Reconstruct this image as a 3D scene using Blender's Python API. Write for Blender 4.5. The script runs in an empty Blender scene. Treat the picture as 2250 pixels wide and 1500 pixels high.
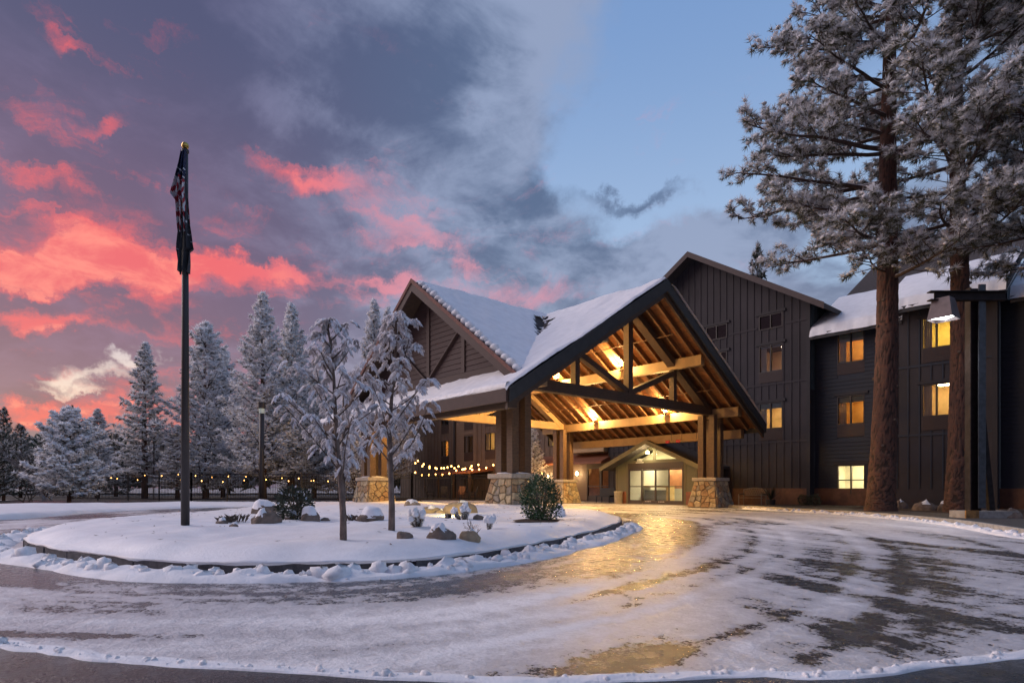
import bpy, math, random
import numpy as np
from mathutils import Vector, Matrix

rnd = random.Random(7)
rng = np.random.default_rng(11)
PI = math.pi
scene = bpy.context.scene
C = scene.collection

# ------------------------------------------------------------------ camera
CA, SA = 0.6587, 0.7524            # the facade runs along x, the photographer looks along (-SA, CA)
CAM_H = 1.0
cam_d = bpy.data.cameras.new('camera')
cam = bpy.data.objects.new('camera', cam_d)
C.objects.link(cam)
cam.location = (0, 0, CAM_H)
cam.rotation_euler = (math.radians(90), 0, math.atan2(SA, CA))
cam_d.sensor_width = 36.0
cam_d.lens = 36.0 * 1320 / 2250
cam_d.shift_y = 320 / 2250
cam_d.clip_start = 0.05
cam_d.clip_end = 3000
scene.camera = cam

# ------------------------------------------------------------------ node helper
class NT:
    def __init__(s, tree):
        s.t = tree; s.n = tree.nodes; s.l = tree.links
    def new(s, typ, **kw):
        n = s.n.new(typ)
        for k, v in kw.items(): setattr(n, k, v)
        return n
    def put(s, sock, v):
        if isinstance(v, bpy.types.NodeSocket): s.l.new(v, sock)
        elif v is not None:
            if sock.type == 'RGBA' and len(v) == 3: v = (*v, 1)
            sock.default_value = v
    def m(s, op, a, b=None, c=None, clamp=False):
        n = s.new('ShaderNodeMath', operation=op); n.use_clamp = clamp
        s.put(n.inputs[0], a)
        if b is not None: s.put(n.inputs[1], b)
        if c is not None: s.put(n.inputs[2], c)
        return n.outputs[0]
    def vm(s, op, a, b=None):
        n = s.new('ShaderNodeVectorMath', operation=op)
        s.put(n.inputs[0], a)
        if b is not None: s.put(n.inputs[1], b)
        return n.outputs[0]
    def mix(s, f, a, b, bt='MIX'):
        n = s.new('ShaderNodeMix', data_type='RGBA', blend_type=bt)
        s.put(n.inputs[0], f); s.put(n.inputs[6], a); s.put(n.inputs[7], b)
        return n.outputs[2]
    def noise(s, vec, scale, detail=4, rough=0.55, dist=0.0):
        n = s.new('ShaderNodeTexNoise')
        if vec is not None: s.put(n.inputs['Vector'], vec)
        n.inputs['Scale'].default_value = scale; n.inputs['Detail'].default_value = detail
        n.inputs['Roughness'].default_value = rough; n.inputs['Distortion'].default_value = dist
        return n.outputs[0]
    def ss(s, v, lo, hi, a=0.0, b=1.0):
        n = s.new('ShaderNodeMapRange', interpolation_type='SMOOTHSTEP')
        s.put(n.inputs[0], v)
        for i, x in zip((1, 2, 3, 4), (lo, hi, a, b)): n.inputs[i].default_value = x
        return n.outputs[0]
    def xyz(s, a, b, c):
        n = s.new('ShaderNodeCombineXYZ')
        for i, x in enumerate((a, b, c)): s.put(n.inputs[i], x)
        return n.outputs[0]
    def sep(s, v):
        n = s.new('ShaderNodeSeparateXYZ'); s.put(n.inputs[0], v)
        return n.outputs
    def gauss(s, x, y, x0, y0, sx, sy):
        a = s.m('DIVIDE', s.m('SUBTRACT', x, x0), sx); b = s.m('DIVIDE', s.m('SUBTRACT', y, y0), sy)
        q = s.m('ADD', s.m('MULTIPLY', a, a), s.m('MULTIPLY', b, b))
        return s.m('EXPONENT', s.m('MULTIPLY', q, -1.0))

# ------------------------------------------------------------------ world: dusk sky with sunset clouds
world = bpy.data.worlds.new('World'); scene.world = world; world.use_nodes = True
wt = NT(world.node_tree); wt.n.clear()
SUN_AZ = math.radians(48.8 + 75)     # the glow lies to the left of the view
sky = wt.new('ShaderNodeTexSky', sky_type='NISHITA', sun_disc=False)
sky.sun_elevation = math.radians(2.5); sky.sun_rotation = -SUN_AZ
def build_sky():
    w = wt
    d = w.new('ShaderNodeTexCoord').outputs['Generated']
    x, y, z = w.sep(d)
    r = w.m('ADD', w.m('MULTIPLY', x, CA), w.m('MULTIPLY', y, SA))
    f = w.m('ADD', w.m('MULTIPLY', x, -SA), w.m('MULTIPLY', y, CA))
    az = w.m('MULTIPLY', w.m('ARCTAN2', r, f), 57.2958)
    zc = w.m('MAXIMUM', z, 0.0)
    el = w.m('MULTIPLY', w.m('ARCSINE', zc), 57.2958)
    den = w.m('ADD', zc, 0.22)
    p = w.xyz(w.m('DIVIDE', x, den), w.m('DIVIDE', y, den), 0.0)
    wob = w.noise(d, 5.0, 5, 0.6)
    n1 = w.noise(p, 1.25, 7, 0.58, 0.5)
    n2 = w.noise(w.vm('ADD', p, (7.3, 2.1, 4.0)), 2.6, 6, 0.62, 0.6)
    n3 = w.noise(w.vm('ADD', p, (3.1, 5.7, 1.0)), 6.5, 6, 0.6, 0.4)
    G = w.gauss
    # warp so that painted fields get torn edges
    wa = w.m('MULTIPLY', w.m('SUBTRACT', wob, 0.5), 15.0)
    wb = w.m('MULTIPLY', w.m('SUBTRACT', w.noise(d, 9.0, 6, 0.65), 0.5), 8.0)
    a2 = w.m('ADD', az, wa); e2 = w.m('ADD', el, wb)
    def fld(items):
        """sum of soft fields; each is a patch of sky (direction and width) with a weight"""
        tot = 0.0
        for u, v, su, sv, k in items:
            h = math.hypot(1320, u - 1125); e = math.atan2(1070 - v, h)
            g = G(a2, e2, math.degrees(math.atan2(u - 1125, 1320)), math.degrees(e), su * 57.3 * 1320 / h ** 2, sv * 57.3 / h * math.cos(e) ** 2)
            tot = w.m('MULTIPLY_ADD', g, k, tot)
        return tot
    # clear sky
    clear = w.mix(w.ss(el, 6, 42), (0.42, 0.55, 0.74), (0.165, 0.285, 0.54))
    glow = w.m('MULTIPLY', G(az, el, -35, 5.5, 22, 6.5), 0.92)
    clear = w.mix(w.m('MINIMUM', glow, 1.0), clear, (1.0, 0.82, 0.62))
    # cloud cover
    bias = w.m('MULTIPLY', w.ss(a2, 26, -8), 0.24)
    bias = w.m('ADD', bias, fld([(1480,170,260,260,-.34),(1240,420,90,70,-.20),(1720,330,160,120,-.14),(170,815,240,30,-.36),(140,860,200,16,-.26),(330,790,120,14,-.2),(330,770,90,40,-.20),(470,690,170,30,-.24),(1000,520,90,30,-.22),(1130,700,160,25,-.20),
                                 (1440,430,120,26,.22),(1330,600,260,60,.26),(1620,520,160,50,.20),(1100,460,170,60,.10),(560,150,420,150,.20),(80,890,200,26,.22),(60,800,90,16,.24)]))
    bias = w.m('ADD', bias, w.m('MULTIPLY', w.ss(e2, 25, 14), 0.08))
    cov = w.ss(w.m('ADD', n1, bias), 0.42, 0.62)
    cdark = w.mix(w.ss(az, 5, -30), (0.075, 0.112, 0.215), (0.056, 0.050, 0.122))
    clite = w.mix(w.ss(az, 0, -32), (0.26, 0.315, 0.47), (0.105, 0.086, 0.18))
    tone = w.m('ADD', w.m('ADD', w.m('MULTIPLY', n2, .65), w.m('MULTIPLY', n3, .35)), fld([(720,260,150,45,.12),(880,460,260,70,.05),(1330,580,300,80,.10),(1080,180,60,60,.10),(1250,150,120,130,.10),(300,60,300,80,-.06),(1420,430,110,24,-.14),(1080,450,130,60,-.08),(900,250,160,140,-.06)]))
    ccol = w.mix(w.ss(tone, 0.40, 0.64), cdark, clite)
    ccol = w.mix(w.m('MULTIPLY', w.m('MULTIPLY', w.ss(el, 24, 8), w.ss(az, -24, 0)), 0.45), ccol, (0.34, 0.33, 0.44))
    col = w.mix(w.m('MULTIPLY', cov, 0.95), clear, ccol)
    # sunlit cloud undersides, in streaks
    sv = w.xyz(w.m('DIVIDE', a2, 13.0), w.m('DIVIDE', e2, 2.7), 0.0)
    st = w.noise(sv, 1.0, 9, 0.68, 0.9)
    st2 = w.noise(w.vm('ADD', p, (1.7, 9.2, 0.0)), 3.4, 9, 0.70, 0.9)
    pb = fld([(100,520,420,260,.07),(900,560,420,120,.05),(120,600,340,54,.29),(430,588,250,40,.28),(230,520,120,56,.18),(600,600,150,18,.18),(60,250,140,60,.13),(245,285,70,26,.20),(60,375,120,26,.22),(60,450,70,20,.12),(140,110,60,24,.14),
              (60,690,150,26,.24),(300,725,220,16,.13),(560,730,120,14,.10),(120,650,260,12,-.16),(80,800,90,20,.12),(60,900,300,30,.27),(330,860,220,26,.14),(420,820,200,30,.10),(520,940,300,40,.16),
              (690,400,110,34,.22),(840,480,110,26,.16),(950,525,120,26,.22),(850,545,70,16,.18),(1030,585,70,22,.18),(810,630,62,20,.27),(1180,650,130,34,.19),(980,650,120,20,.10),(1640,590,90,40,.12)])
    pk = w.ss(w.m('ADD', w.m('ADD', w.m('MULTIPLY', st, 0.5), w.m('MULTIPLY', st2, 0.5)), pb), 0.545, 0.83)
    pk = w.m('MULTIPLY', w.m('MULTIPLY', pk, w.ss(az, 30, 8)), w.ss(el, 40, 30))
    pcol = w.mix(w.ss(az, -6, -27), (0.64, 0.26, 0.34), (0.90, 0.105, 0.11))
    pcol = w.mix(w.m('MULTIPLY', w.m('MULTIPLY', w.ss(pk, 0.6, 1.0), w.ss(az, -14, -30)), w.ss(n3, .40, .62)), pcol, (1.12, 0.27, 0.19))
    col = w.mix(w.m('MULTIPLY', pk, 0.92), col, pcol)
    veil = w.m('MULTIPLY', w.m('MULTIPLY', w.ss(az, 2, -40), w.ss(el, 36, 12)), 0.26)
    col = w.mix(w.m('MULTIPLY', veil, w.ss(el, 2, 6)), col, (0.48, 0.085, 0.12))
    b1 = w.new('ShaderNodeBackground'); w.put(b1.inputs[0], col); b1.inputs[1].default_value = SKY_K
    b2 = w.new('ShaderNodeBackground'); w.put(b2.inputs[0], sky.outputs[0]); b2.inputs[1].default_value = 0.03
    ad = w.new('ShaderNodeAddShader'); w.l.new(b1.outputs[0], ad.inputs[0]); w.l.new(b2.outputs[0], ad.inputs[1])
    out = w.new('ShaderNodeOutputWorld'); w.l.new(ad.outputs[0], out.inputs[0])
SKY_K = 0.76
build_sky()

sun_d = bpy.data.lights.new('sun', 'SUN'); sun_d.energy = 1.5; sun_d.angle = math.radians(50)
sun_d.color = (1.0, 0.86, 0.86)
sun = bpy.data.objects.new('sun', sun_d); C.objects.link(sun)
SUN_EL = math.radians(32)
# direction towards the glow: left of the view and a little behind the photographer's shoulder line
sd = Vector((-math.sin(SUN_AZ) * math.cos(SUN_EL), math.cos(SUN_AZ) * math.cos(SUN_EL), math.sin(SUN_EL)))
sun.rotation_euler = sd.to_track_quat('Z', 'Y').to_euler()

vs = scene.view_settings
vs.view_transform = 'Standard'; vs.look = 'None'; vs.exposure = 0.50; vs.gamma = 1.0
scene.cycles.use_denoising = True
scene.cycles.max_bounces = 6; scene.cycles.diffuse_bounces = 3; scene.cycles.glossy_bounces = 3
scene.cycles.transparent_max_bounces = 8; scene.cycles.sample_clamp_indirect = 4.0
scene.cycles.caustics_reflective = False; scene.cycles.caustics_refractive = False

# ------------------------------------------------------------------ geometry helpers
def to_w(R, Z, z=0.0): return Vector((CA * R - SA * Z, SA * R + CA * Z, z))
def gp(u, v, z=0.0):
    """the spot of ground (height z) seen at photo pixel u, v"""
    Z = 1320 * (CAM_H - z) / (v - 1070.0)
    return to_w((u - 1125) / 1320 * Z, Z, z)
def at(u, Z, z=0.0): return to_w((u - 1125) / 1320 * Z, Z, z)
def wx(u, y):
    k = (u - 1125) / 1320.0
    return (k * CA * y - SA * y) / (CA + k * SA)
def wz(u, v, y):
    x = wx(u, y); Z = -SA * x + CA * y
    return CAM_H + (1070 - v) / 1320 * Z
def zh(v, Z): return CAM_H + (1070 - v) / 1320 * Z

class MB:
    def __init__(s): s.v = []; s.f = []; s.mi = []; s.cur = 0
    def add(s, vs, fs):
        o = len(s.v); s.v += [tuple(p) for p in vs]
        s.f += [tuple(i + o for i in f) for f in fs]; s.mi += [s.cur] * len(fs)
        return s
    def box(s, x0, x1, y0, y1, z0, z1):
        return s.add([(x0,y0,z0),(x1,y0,z0),(x1,y1,z0),(x0,y1,z0),(x0,y0,z1),(x1,y0,z1),(x1,y1,z1),(x0,y1,z1)],
                     [(0,3,2,1),(4,5,6,7),(0,1,5,4),(1,2,6,5),(2,3,7,6),(3,0,4,7)])
    def beam(s, p0, p1, w, h, up=(0, 0, 1)):
        p0 = Vector(p0); p1 = Vector(p1); d = (p1 - p0).normalized(); up = Vector(up)
        sd_ = d.cross(up).normalized() * (w / 2); u2 = sd_.cross(d).normalized() * (h / 2)
        vs = [p + a * sd_ + b * u2 for p in (p0, p1) for a, b in ((-1,-1),(1,-1),(1,1),(-1,1))]
        return s.add(vs, [(0,1,2,3),(7,6,5,4),(0,4,5,1),(1,5,6,2),(2,6,7,3),(3,7,4,0)])
    def prism(s, poly, vec):
        n = len(poly); vec = Vector(vec)
        vs = [Vector(p) for p in poly] + [Vector(p) + vec for p in poly]
        fs = [tuple(range(n))[::-1], tuple(range(n, 2 * n))] + [(i, (i + 1) % n, n + (i + 1) % n, n + i) for i in range(n)]
        return s.add(vs, fs)
    def tube(s, pts, rad, n=8, cap=True):
        pts = [Vector(p) for p in pts]; k = len(pts)
        if not hasattr(rad, '__len__'): rad = [rad] * k
        vs = []; prev = None
        for i, p in enumerate(pts):
            d = (pts[min(i + 1, k - 1)] - pts[max(i - 1, 0)]).normalized()
            if prev is None: prev = d.orthogonal().normalized()
            a = (prev - d * prev.dot(d)).normalized(); b = d.cross(a); prev = a
            for j in range(n):
                t = 2 * PI * j / n; vs.append(p + (a * math.cos(t) + b * math.sin(t)) * rad[i])
        fs = [(i*n+j, i*n+(j+1)%n, (i+1)*n+(j+1)%n, (i+1)*n+j) for i in range(k-1) for j in range(n)]
        if cap: fs += [tuple(range(n))[::-1], tuple(range((k-1)*n, k*n))]
        return s.add(vs, fs)
    def lathe(s, prof, n=20, c=(0, 0, 0)):
        vs = [(c[0]+r*math.cos(2*PI*j/n), c[1]+r*math.sin(2*PI*j/n), c[2]+z) for r, z in prof for j in range(n)]
        k = len(prof)
        fs = [(i*n+j, i*n+(j+1)%n, (i+1)*n+(j+1)%n, (i+1)*n+j) for i in range(k-1) for j in range(n)]
        fs += [tuple(range(n))[::-1], tuple(range((k-1)*n, k*n))]
        return s.add(vs, fs)
    def blob(s, c, rx, ry, rz, seed=0, nu=10, nv=7, amp=0.18, flat=-0.4):
        r_ = random.Random(seed); ph = [r_.uniform(0, 6.28) for _ in range(6)]
        vs = []
        for i in range(nv + 1):
            th = PI * i / nv
            for j in range(nu):
                a = 2 * PI * j / nu
                q = 1 + amp * (math.sin(2*a+ph[0]+2*th) * .5 + math.sin(3*a+ph[1]-3*th) * .5 + math.sin(5*th+ph[2]+a) * .35) + amp*.4*r_.uniform(-1,1)*(0<i<nv)
                zz = math.cos(th) * q
                vs.append((c[0]+rx*q*math.sin(th)*math.cos(a), c[1]+ry*q*math.sin(th)*math.sin(a), c[2]+rz*max(zz, flat)))
        fs = [(i*nu+j, (i+1)*nu+j, (i+1)*nu+(j+1)%nu, i*nu+(j+1)%nu) for i in range(nv) for j in range(nu)]
        return s.add(vs, fs)
    def build(s, name, mat, parent=None, smooth=False):
        me = bpy.data.meshes.new(name); me.from_pydata(s.v, [], s.f)
        for m_ in (mat if isinstance(mat, (list, tuple)) else [mat]): me.materials.append(m_)
        if any(s.mi): me.polygons.foreach_set('material_index', s.mi)
        if smooth: me.polygons.foreach_set('use_smooth', [True] * len(s.f))
        me.update()
        return link(name, me, parent)
def link(name, me, parent=None):
    o = bpy.data.objects.new(name, me); C.objects.link(o)
    if parent is not None: o.parent = parent
    return o
def tag(o, label=None, cat=None, group=None, kind=None):
    if label: o['label'] = label
    if cat: o['category'] = cat
    if group: o['group'] = group
    if kind: o['kind'] = kind
    return o
def thing(name, label, cat, loc=(0, 0, 0), rz=0, group=None):
    o = bpy.data.objects.new(name, None); C.objects.link(o); o.empty_display_size = 0.2
    o.location = loc; o.rotation_euler = (0, 0, rz)
    return tag(o, label, cat, group)
def fast(name, V, F, mats, mi=None, parent=None, smooth=False):
    V = np.asarray(V, np.float32); F = np.asarray(F, np.int32); k = F.shape[1]
    me = bpy.data.meshes.new(name)
    me.vertices.add(len(V)); me.vertices.foreach_set('co', V.ravel())
    me.loops.add(F.size); me.loops.foreach_set('vertex_index', F.ravel())
    me.polygons.add(len(F)); me.polygons.foreach_set('loop_start', np.arange(0, F.size, k, dtype=np.int32))
    for m_ in (mats if isinstance(mats, (list, tuple)) else [mats]): me.materials.append(m_)
    if mi is not None: me.polygons.foreach_set('material_index', np.asarray(mi, np.int32))
    if smooth: me.polygons.foreach_set('use_smooth', np.ones(len(F), bool))
    me.update(); me.validate()
    return link(name, me, parent)
def grid_faces(nu, nv, wrap=False):
    i, j = np.meshgrid(np.arange(nv - 1), np.arange(nu if wrap else nu - 1), indexing='ij')
    j2 = (j + 1) % nu
    return np.stack([i*nu+j, i*nu+j2, (i+1)*nu+j2, (i+1)*nu+j], -1).reshape(-1, 4)
def vnoise(x, y, seed=0):
    x = np.asarray(x, float); y = np.asarray(y, float)
    xi = np.floor(x).astype(np.int64); yi = np.floor(y).astype(np.int64); fx = x - xi; fy = y - yi
    fx = fx*fx*(3-2*fx); fy = fy*fy*(3-2*fy)
    def h(a, b):
        n = (a * 374761393 + b * 668265263 + seed * 974634777) & 0xffffffff
        n = ((n ^ (n >> 13)) * 1274126177) & 0xffffffff
        return ((n ^ (n >> 16)) & 0xffff) / 65535.0
    return (h(xi,yi)*(1-fx)+h(xi+1,yi)*fx)*(1-fy) + (h(xi,yi+1)*(1-fx)+h(xi+1,yi+1)*fx)*fy
def fbm(x, y, seed=0, o=4):
    t = 0; a = .5; f = 1
    for k in range(o): t = t + a * vnoise(x*f, y*f, seed + k); a *= .5; f *= 2.03
    return t
def sstep(v, a, b):
    t = np.clip((v - a) / (b - a), 0, 1); return t*t*(3-2*t)

# ------------------------------------------------------------------ materials
MATS = {}
def mat(name, col, rough=0.7, var=0.0, vscale=8.0, bump=0.0, bscale=30.0, metal=0.0, spec=0.5, stretch=None, snow=0.0, emit=None):
    if name in MATS: return MATS[name]
    m_ = bpy.data.materials.new(name); m_.use_nodes = True
    t = NT(m_.node_tree); b = t.n['Principled BSDF']
    co = t.new('ShaderNodeTexCoord').outputs['Object']
    if stretch: co = t.vm('MULTIPLY', co, stretch)
    c = (*col, 1)
    if var:
        f = t.noise(co, vscale, 6, 0.6)
        lo = tuple(max(0, q * (1 - var)) for q in col); hi = tuple(min(1, q * (1 + var)) for q in col)
        c = t.mix(t.ss(f, 0.3, 0.7), lo, hi)
    if snow:
        nz = t.sep(t.new('ShaderNodeNewGeometry').outputs['Normal'])[2]
        q = t.m('ADD', nz, t.m('MULTIPLY', t.m('SUBTRACT', t.noise(co, 14, 4), 0.5), 0.7))
        k = t.ss(q, snow - .12, snow + .12)
        c = t.mix(k, c, (0.82, 0.83, 0.86))
    t.put(b.inputs['Base Color'], c)
    b.inputs['Roughness'].default_value = rough; b.inputs['Metallic'].default_value = metal
    b.inputs['Specular IOR Level'].default_value = spec
    if bump:
        bn = t.new('ShaderNodeBump'); bn.inputs['Strength'].default_value = bump; bn.inputs['Distance'].default_value = 0.03
        t.put(bn.inputs['Height'], t.noise(co, bscale, 6, 0.65)); t.l.new(bn.outputs[0], b.inputs['Normal'])
    if emit:
        b.inputs['Emission Color'].default_value = (*emit[0], 1); b.inputs['Emission Strength'].default_value = emit[1]
    MATS[name] = m_
    return m_
def glass_mat():
    m_ = bpy.data.materials.new('window_glass'); m_.use_nodes = True; t = NT(m_.node_tree); t.n.clear()
    tr = t.new('ShaderNodeBsdfTransparent'); tr.inputs[0].default_value = (0.86, 0.88, 0.86, 1)
    gl = t.new('ShaderNodeBsdfGlossy'); gl.inputs['Roughness'].default_value = 0.02
    fr = t.new('ShaderNodeFresnel'); fr.inputs[0].default_value = 1.5
    mx = t.new('ShaderNodeMixShader')
    t.l.new(t.m('MULTIPLY', fr.outputs[0], 1.3, clamp=True), mx.inputs[0]); t.l.new(tr.outputs[0], mx.inputs[1]); t.l.new(gl.outputs[0], mx.inputs[2])
    o = t.new('ShaderNodeOutputMaterial'); t.l.new(mx.outputs[0], o.inputs[0])
    return m_
M_glass = glass_mat()
M_snow = mat('snow', (0.84, 0.85, 0.88), 0.55, 0.05, 3, 0.35, 22)
M_snowclump = mat('snow_clump', (0.84, 0.85, 0.88), 0.6, 0.06, 4, 0.5, 40)
def thin_mat(name, col, var, tr, vscale=3):
    """thin rimed needles and leaves: part of the light passes through"""
    m_ = bpy.data.materials.new(name); m_.use_nodes = True; t = NT(m_.node_tree); t.n.clear()
    co = t.new('ShaderNodeTexCoord').outputs['Object']
    c = t.mix(t.ss(t.noise(co, vscale, 5), .3, .7), tuple(q*(1-var) for q in col), tuple(min(1, q*(1+var)) for q in col))
    a = t.new('ShaderNodeBsdfDiffuse'); b = t.new('ShaderNodeBsdfTranslucent'); t.put(a.inputs[0], c); t.put(b.inputs[0], c)
    mx = t.new('ShaderNodeMixShader'); mx.inputs[0].default_value = tr; t.l.new(a.outputs[0], mx.inputs[1]); t.l.new(b.outputs[0], mx.inputs[2])
    o = t.new('ShaderNodeOutputMaterial'); t.l.new(mx.outputs[0], o.inputs[0]); MATS[name] = m_
    return m_
M_frost = thin_mat('rimed_needles', (0.88, 0.88, 0.90), .08, .45)
M_frost2 = thin_mat('thinly_rimed_needles', (0.60, 0.59, 0.56), .2, .40)
M_needle = mat('pine_needles', (0.10, 0.10, 0.05), 0.7, 0.4, 2)
M_needle2 = mat('far_needles', (0.05, 0.06, 0.04), 0.8, 0.3, 2)
M_bark = mat('pine_bark', (0.12, 0.062, 0.045), 0.9, 0.35, 6, 0.6, 40)
M_branch = mat('branch_bark', (0.075, 0.05, 0.04), 0.9, 0.3, 8, 0.4, 40, snow=0.55)
M_batten = mat('gable_siding', (0.026, 0.021, 0.025), 0.75, 0.3, .5, 0.15, 40)
M_lap = mat('wing_siding', (0.016, 0.020, 0.031), 0.75, 0.3, .5, 0.15, 40)
M_trim = mat('dark_trim', (0.020, 0.017, 0.020), 0.7, 0.1, 5)
M_grille = mat('grille_brown', (0.045, 0.026, 0.022), 0.6)
M_frame = mat('window_frame', (0.035, 0.026, 0.022), 0.5)
M_redlap = mat('red_brown_siding', (0.052, 0.028, 0.026), 0.75, 0.15, 4, 0.2, 40)
M_redtrim = mat('red_brown_trim', (0.056, 0.032, 0.028), 0.7, 0.12, 5)
M_post = mat('lit_timber', (0.105, 0.060, 0.033), 0.65, 0.22, 5, 0.2, 30, stretch=(1, 1, 4))  # lighter copy of the canopy timber, lamplight put into its colour
M_timber = mat('shaded_timber', (0.060, 0.036, 0.024), 0.65, 0.22, 5, 0.2, 30, stretch=(1, 1, 4))  # same timber darkened, the unlit look of the front truss in its colour
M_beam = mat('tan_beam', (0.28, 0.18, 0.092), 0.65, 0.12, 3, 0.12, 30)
M_rafter = mat('rafter_wood', (0.17, 0.085, 0.04), 0.65, 0.25, 5, 0.15, 30)
M_fascia = mat('charcoal_fascia', (0.030, 0.030, 0.033), 0.6, 0.15, 4)
M_shingle = mat('dark_shingle', (0.055, 0.045, 0.042), 0.9, 0.3, 14, 0.7, 30)
M_olive = mat('olive_siding', (0.13, 0.125, 0.08), 0.7, 0.1, 4, 0.1, 30)
M_olivetrim = mat('olive_trim', (0.12, 0.11, 0.07), 0.7, 0.1, 4)
M_bronze = mat('bronze_frame', (0.05, 0.036, 0.026), 0.45)
M_copper = mat('copper_awning', (0.20, 0.075, 0.04), 0.5, 0.2, 4)
M_concrete = mat('concrete', (0.33, 0.31, 0.28), 0.85, 0.2, 6, 0.3, 50)
M_cap = mat('cap_stone', (0.36, 0.32, 0.27), 0.8, 0.2, 8, 0.3, 50)
M_mortar = mat('mortar', (0.13, 0.11, 0.09), 0.95, 0.2, 12)
M_stones = [mat('pier_stone_%s' % n, c, 0.85, 0.28, 9, 0.6, 35) for n, c in
            (('tan', (0.34, 0.26, 0.16)), ('grey', (0.25, 0.22, 0.18)), ('rust', (0.29, 0.19, 0.11)), ('pale', (0.40, 0.33, 0.22)))]
M_rock = mat('boulder', (0.17, 0.13, 0.105), 0.9, 0.4, 5, 0.9, 14)
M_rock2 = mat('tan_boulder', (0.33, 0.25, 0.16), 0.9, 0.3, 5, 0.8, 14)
M_kerb = mat('kerb_stone', (0.085, 0.080, 0.085), 0.85, 0.3, 9, 0.6, 40)
M_pole = mat('dark_pole', (0.035, 0.028, 0.026), 0.5)
M_steel = mat('weathered_steel', (0.020, 0.015, 0.015), 0.7, 0.4, 5, 0.2, 30, spec=0.2)
M_galv = mat('galvanised_steel', (0.045, 0.052, 0.064), 0.5, 0.3, 6, metal=0.3)
M_gold = mat('gold_ball', (0.55, 0.38, 0.10), 0.3, metal=1.0)
M_black = mat('black_metal', (0.012, 0.012, 0.014), 0.5)
M_fence = mat('fence_metal', (0.015, 0.015, 0.02), 0.5)
M_white = mat('white_print', (0.8, 0.8, 0.78), 0.6)
M_leaf = mat('holly_leaf', (0.035, 0.085, 0.03), 0.35, 0.5, 5)
M_soil = mat('bark_mulch', (0.055, 0.036, 0.026), 0.95, 0.5, 12, 1.0, 30)
M_twig = mat('twig', (0.10, 0.075, 0.06), 0.9)
M_leafsnow = thin_mat('snowy_leaf', (0.93, 0.92, 0.95), .04, .28)
M_leafdark = mat('dry_leaf', (0.50, 0.47, 0.48), 0.8, 0.3, 6)
M_youngbark = mat('young_bark', (0.16, 0.12, 0.10), 0.9, 0.3, 12, 0.4, 30)
M_red = mat('red_coupling', (0.45, 0.03, 0.03), 0.4)
M_bulb = mat('warm_bulb', (1, 0.8, 0.5), 0.4, emit=((1.0, 0.46, 0.11), 8.0))
M_lampglow = mat('lamp_glow', (1, 0.9, 0.7), 0.4, emit=((1.0, 0.72, 0.34), 40.0))
M_whiteglow = mat('white_lamp_glow', (1, 1, 1), 0.4, emit=((0.95, 0.98, 1.0), 14.0))

def deck_mat():
    """stained tongue-and-groove decking: boards run along x"""
    m_ = bpy.data.materials.new('deck_boards'); m_.use_nodes = True; t = NT(m_.node_tree); b = t.n['Principled BSDF']
    co = t.new('ShaderNodeTexCoord').outputs['Object']; x, y, z = t.sep(co)
    k = t.m('DIVIDE', t.m('ADD', y, t.m('MULTIPLY', z, 0.6)), 0.17)
    fr = t.m('FRACT', k); idx = t.m('FLOOR', k)
    gap = t.m('MULTIPLY', t.ss(fr, 0.0, 0.10), t.ss(fr, 1.0, 0.90))
    wn = t.new('ShaderNodeTexWhiteNoise', noise_dimensions='1D'); t.put(wn.inputs['W'], idx)
    g = t.noise(t.vm('MULTIPLY', co, (0.8, 9, 9)), 3, 5)
    base = t.mix(wn.outputs[0], (0.19, 0.066, 0.020), (0.30, 0.115, 0.038))
    base = t.mix(t.m('MULTIPLY', t.ss(g, .35, .7), .5), base, (0.20, 0.09, 0.04))
    t.put(b.inputs['Base Color'], t.mix(gap, (0.10, 0.05, 0.025), base)); b.inputs['Roughness'].default_value = 0.6
    bn = t.new('ShaderNodeBump'); bn.inputs['Strength'].default_value = .5; bn.inputs['Distance'].default_value = .01
    t.put(bn.inputs['Height'], gap); t.l.new(bn.outputs[0], b.inputs['Normal'])
    return m_
M_deck = deck_mat()
# ================================================================== the setting: ground, road, island
def spline(pts, per=10, closed=True):
    P = np.array(pts, float); n = len(P); out = []
    for i in range(n if closed else n - 1):
        g = lambda k: P[k % n] if closed else P[min(max(k, 0), n - 1)]
        p0, p1, p2, p3 = g(i-1), g(i), g(i+1), g(i+2)
        for k in range(per):
            t = k / per
            out.append(.5*((2*p1)+(-p0+p2)*t+(2*p0-5*p1+4*p2-p3)*t*t+(-p0+3*p1-3*p2+p3)*t**3))
    if not closed: out.append(P[-1])
    return np.array(out)
def resample(P, step, closed=True):
    Q = np.vstack([P, P[:1]]) if closed else P
    s = np.r_[0, np.cumsum(np.linalg.norm(np.diff(Q, axis=0), axis=1))]
    n = max(3, int(round(s[-1] / step))); t = np.linspace(0, s[-1], n + 1)
    R = np.stack([np.interp(t, s, Q[:, k]) for k in range(Q.shape[1])], 1)
    return R[:-1] if closed else R

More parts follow.
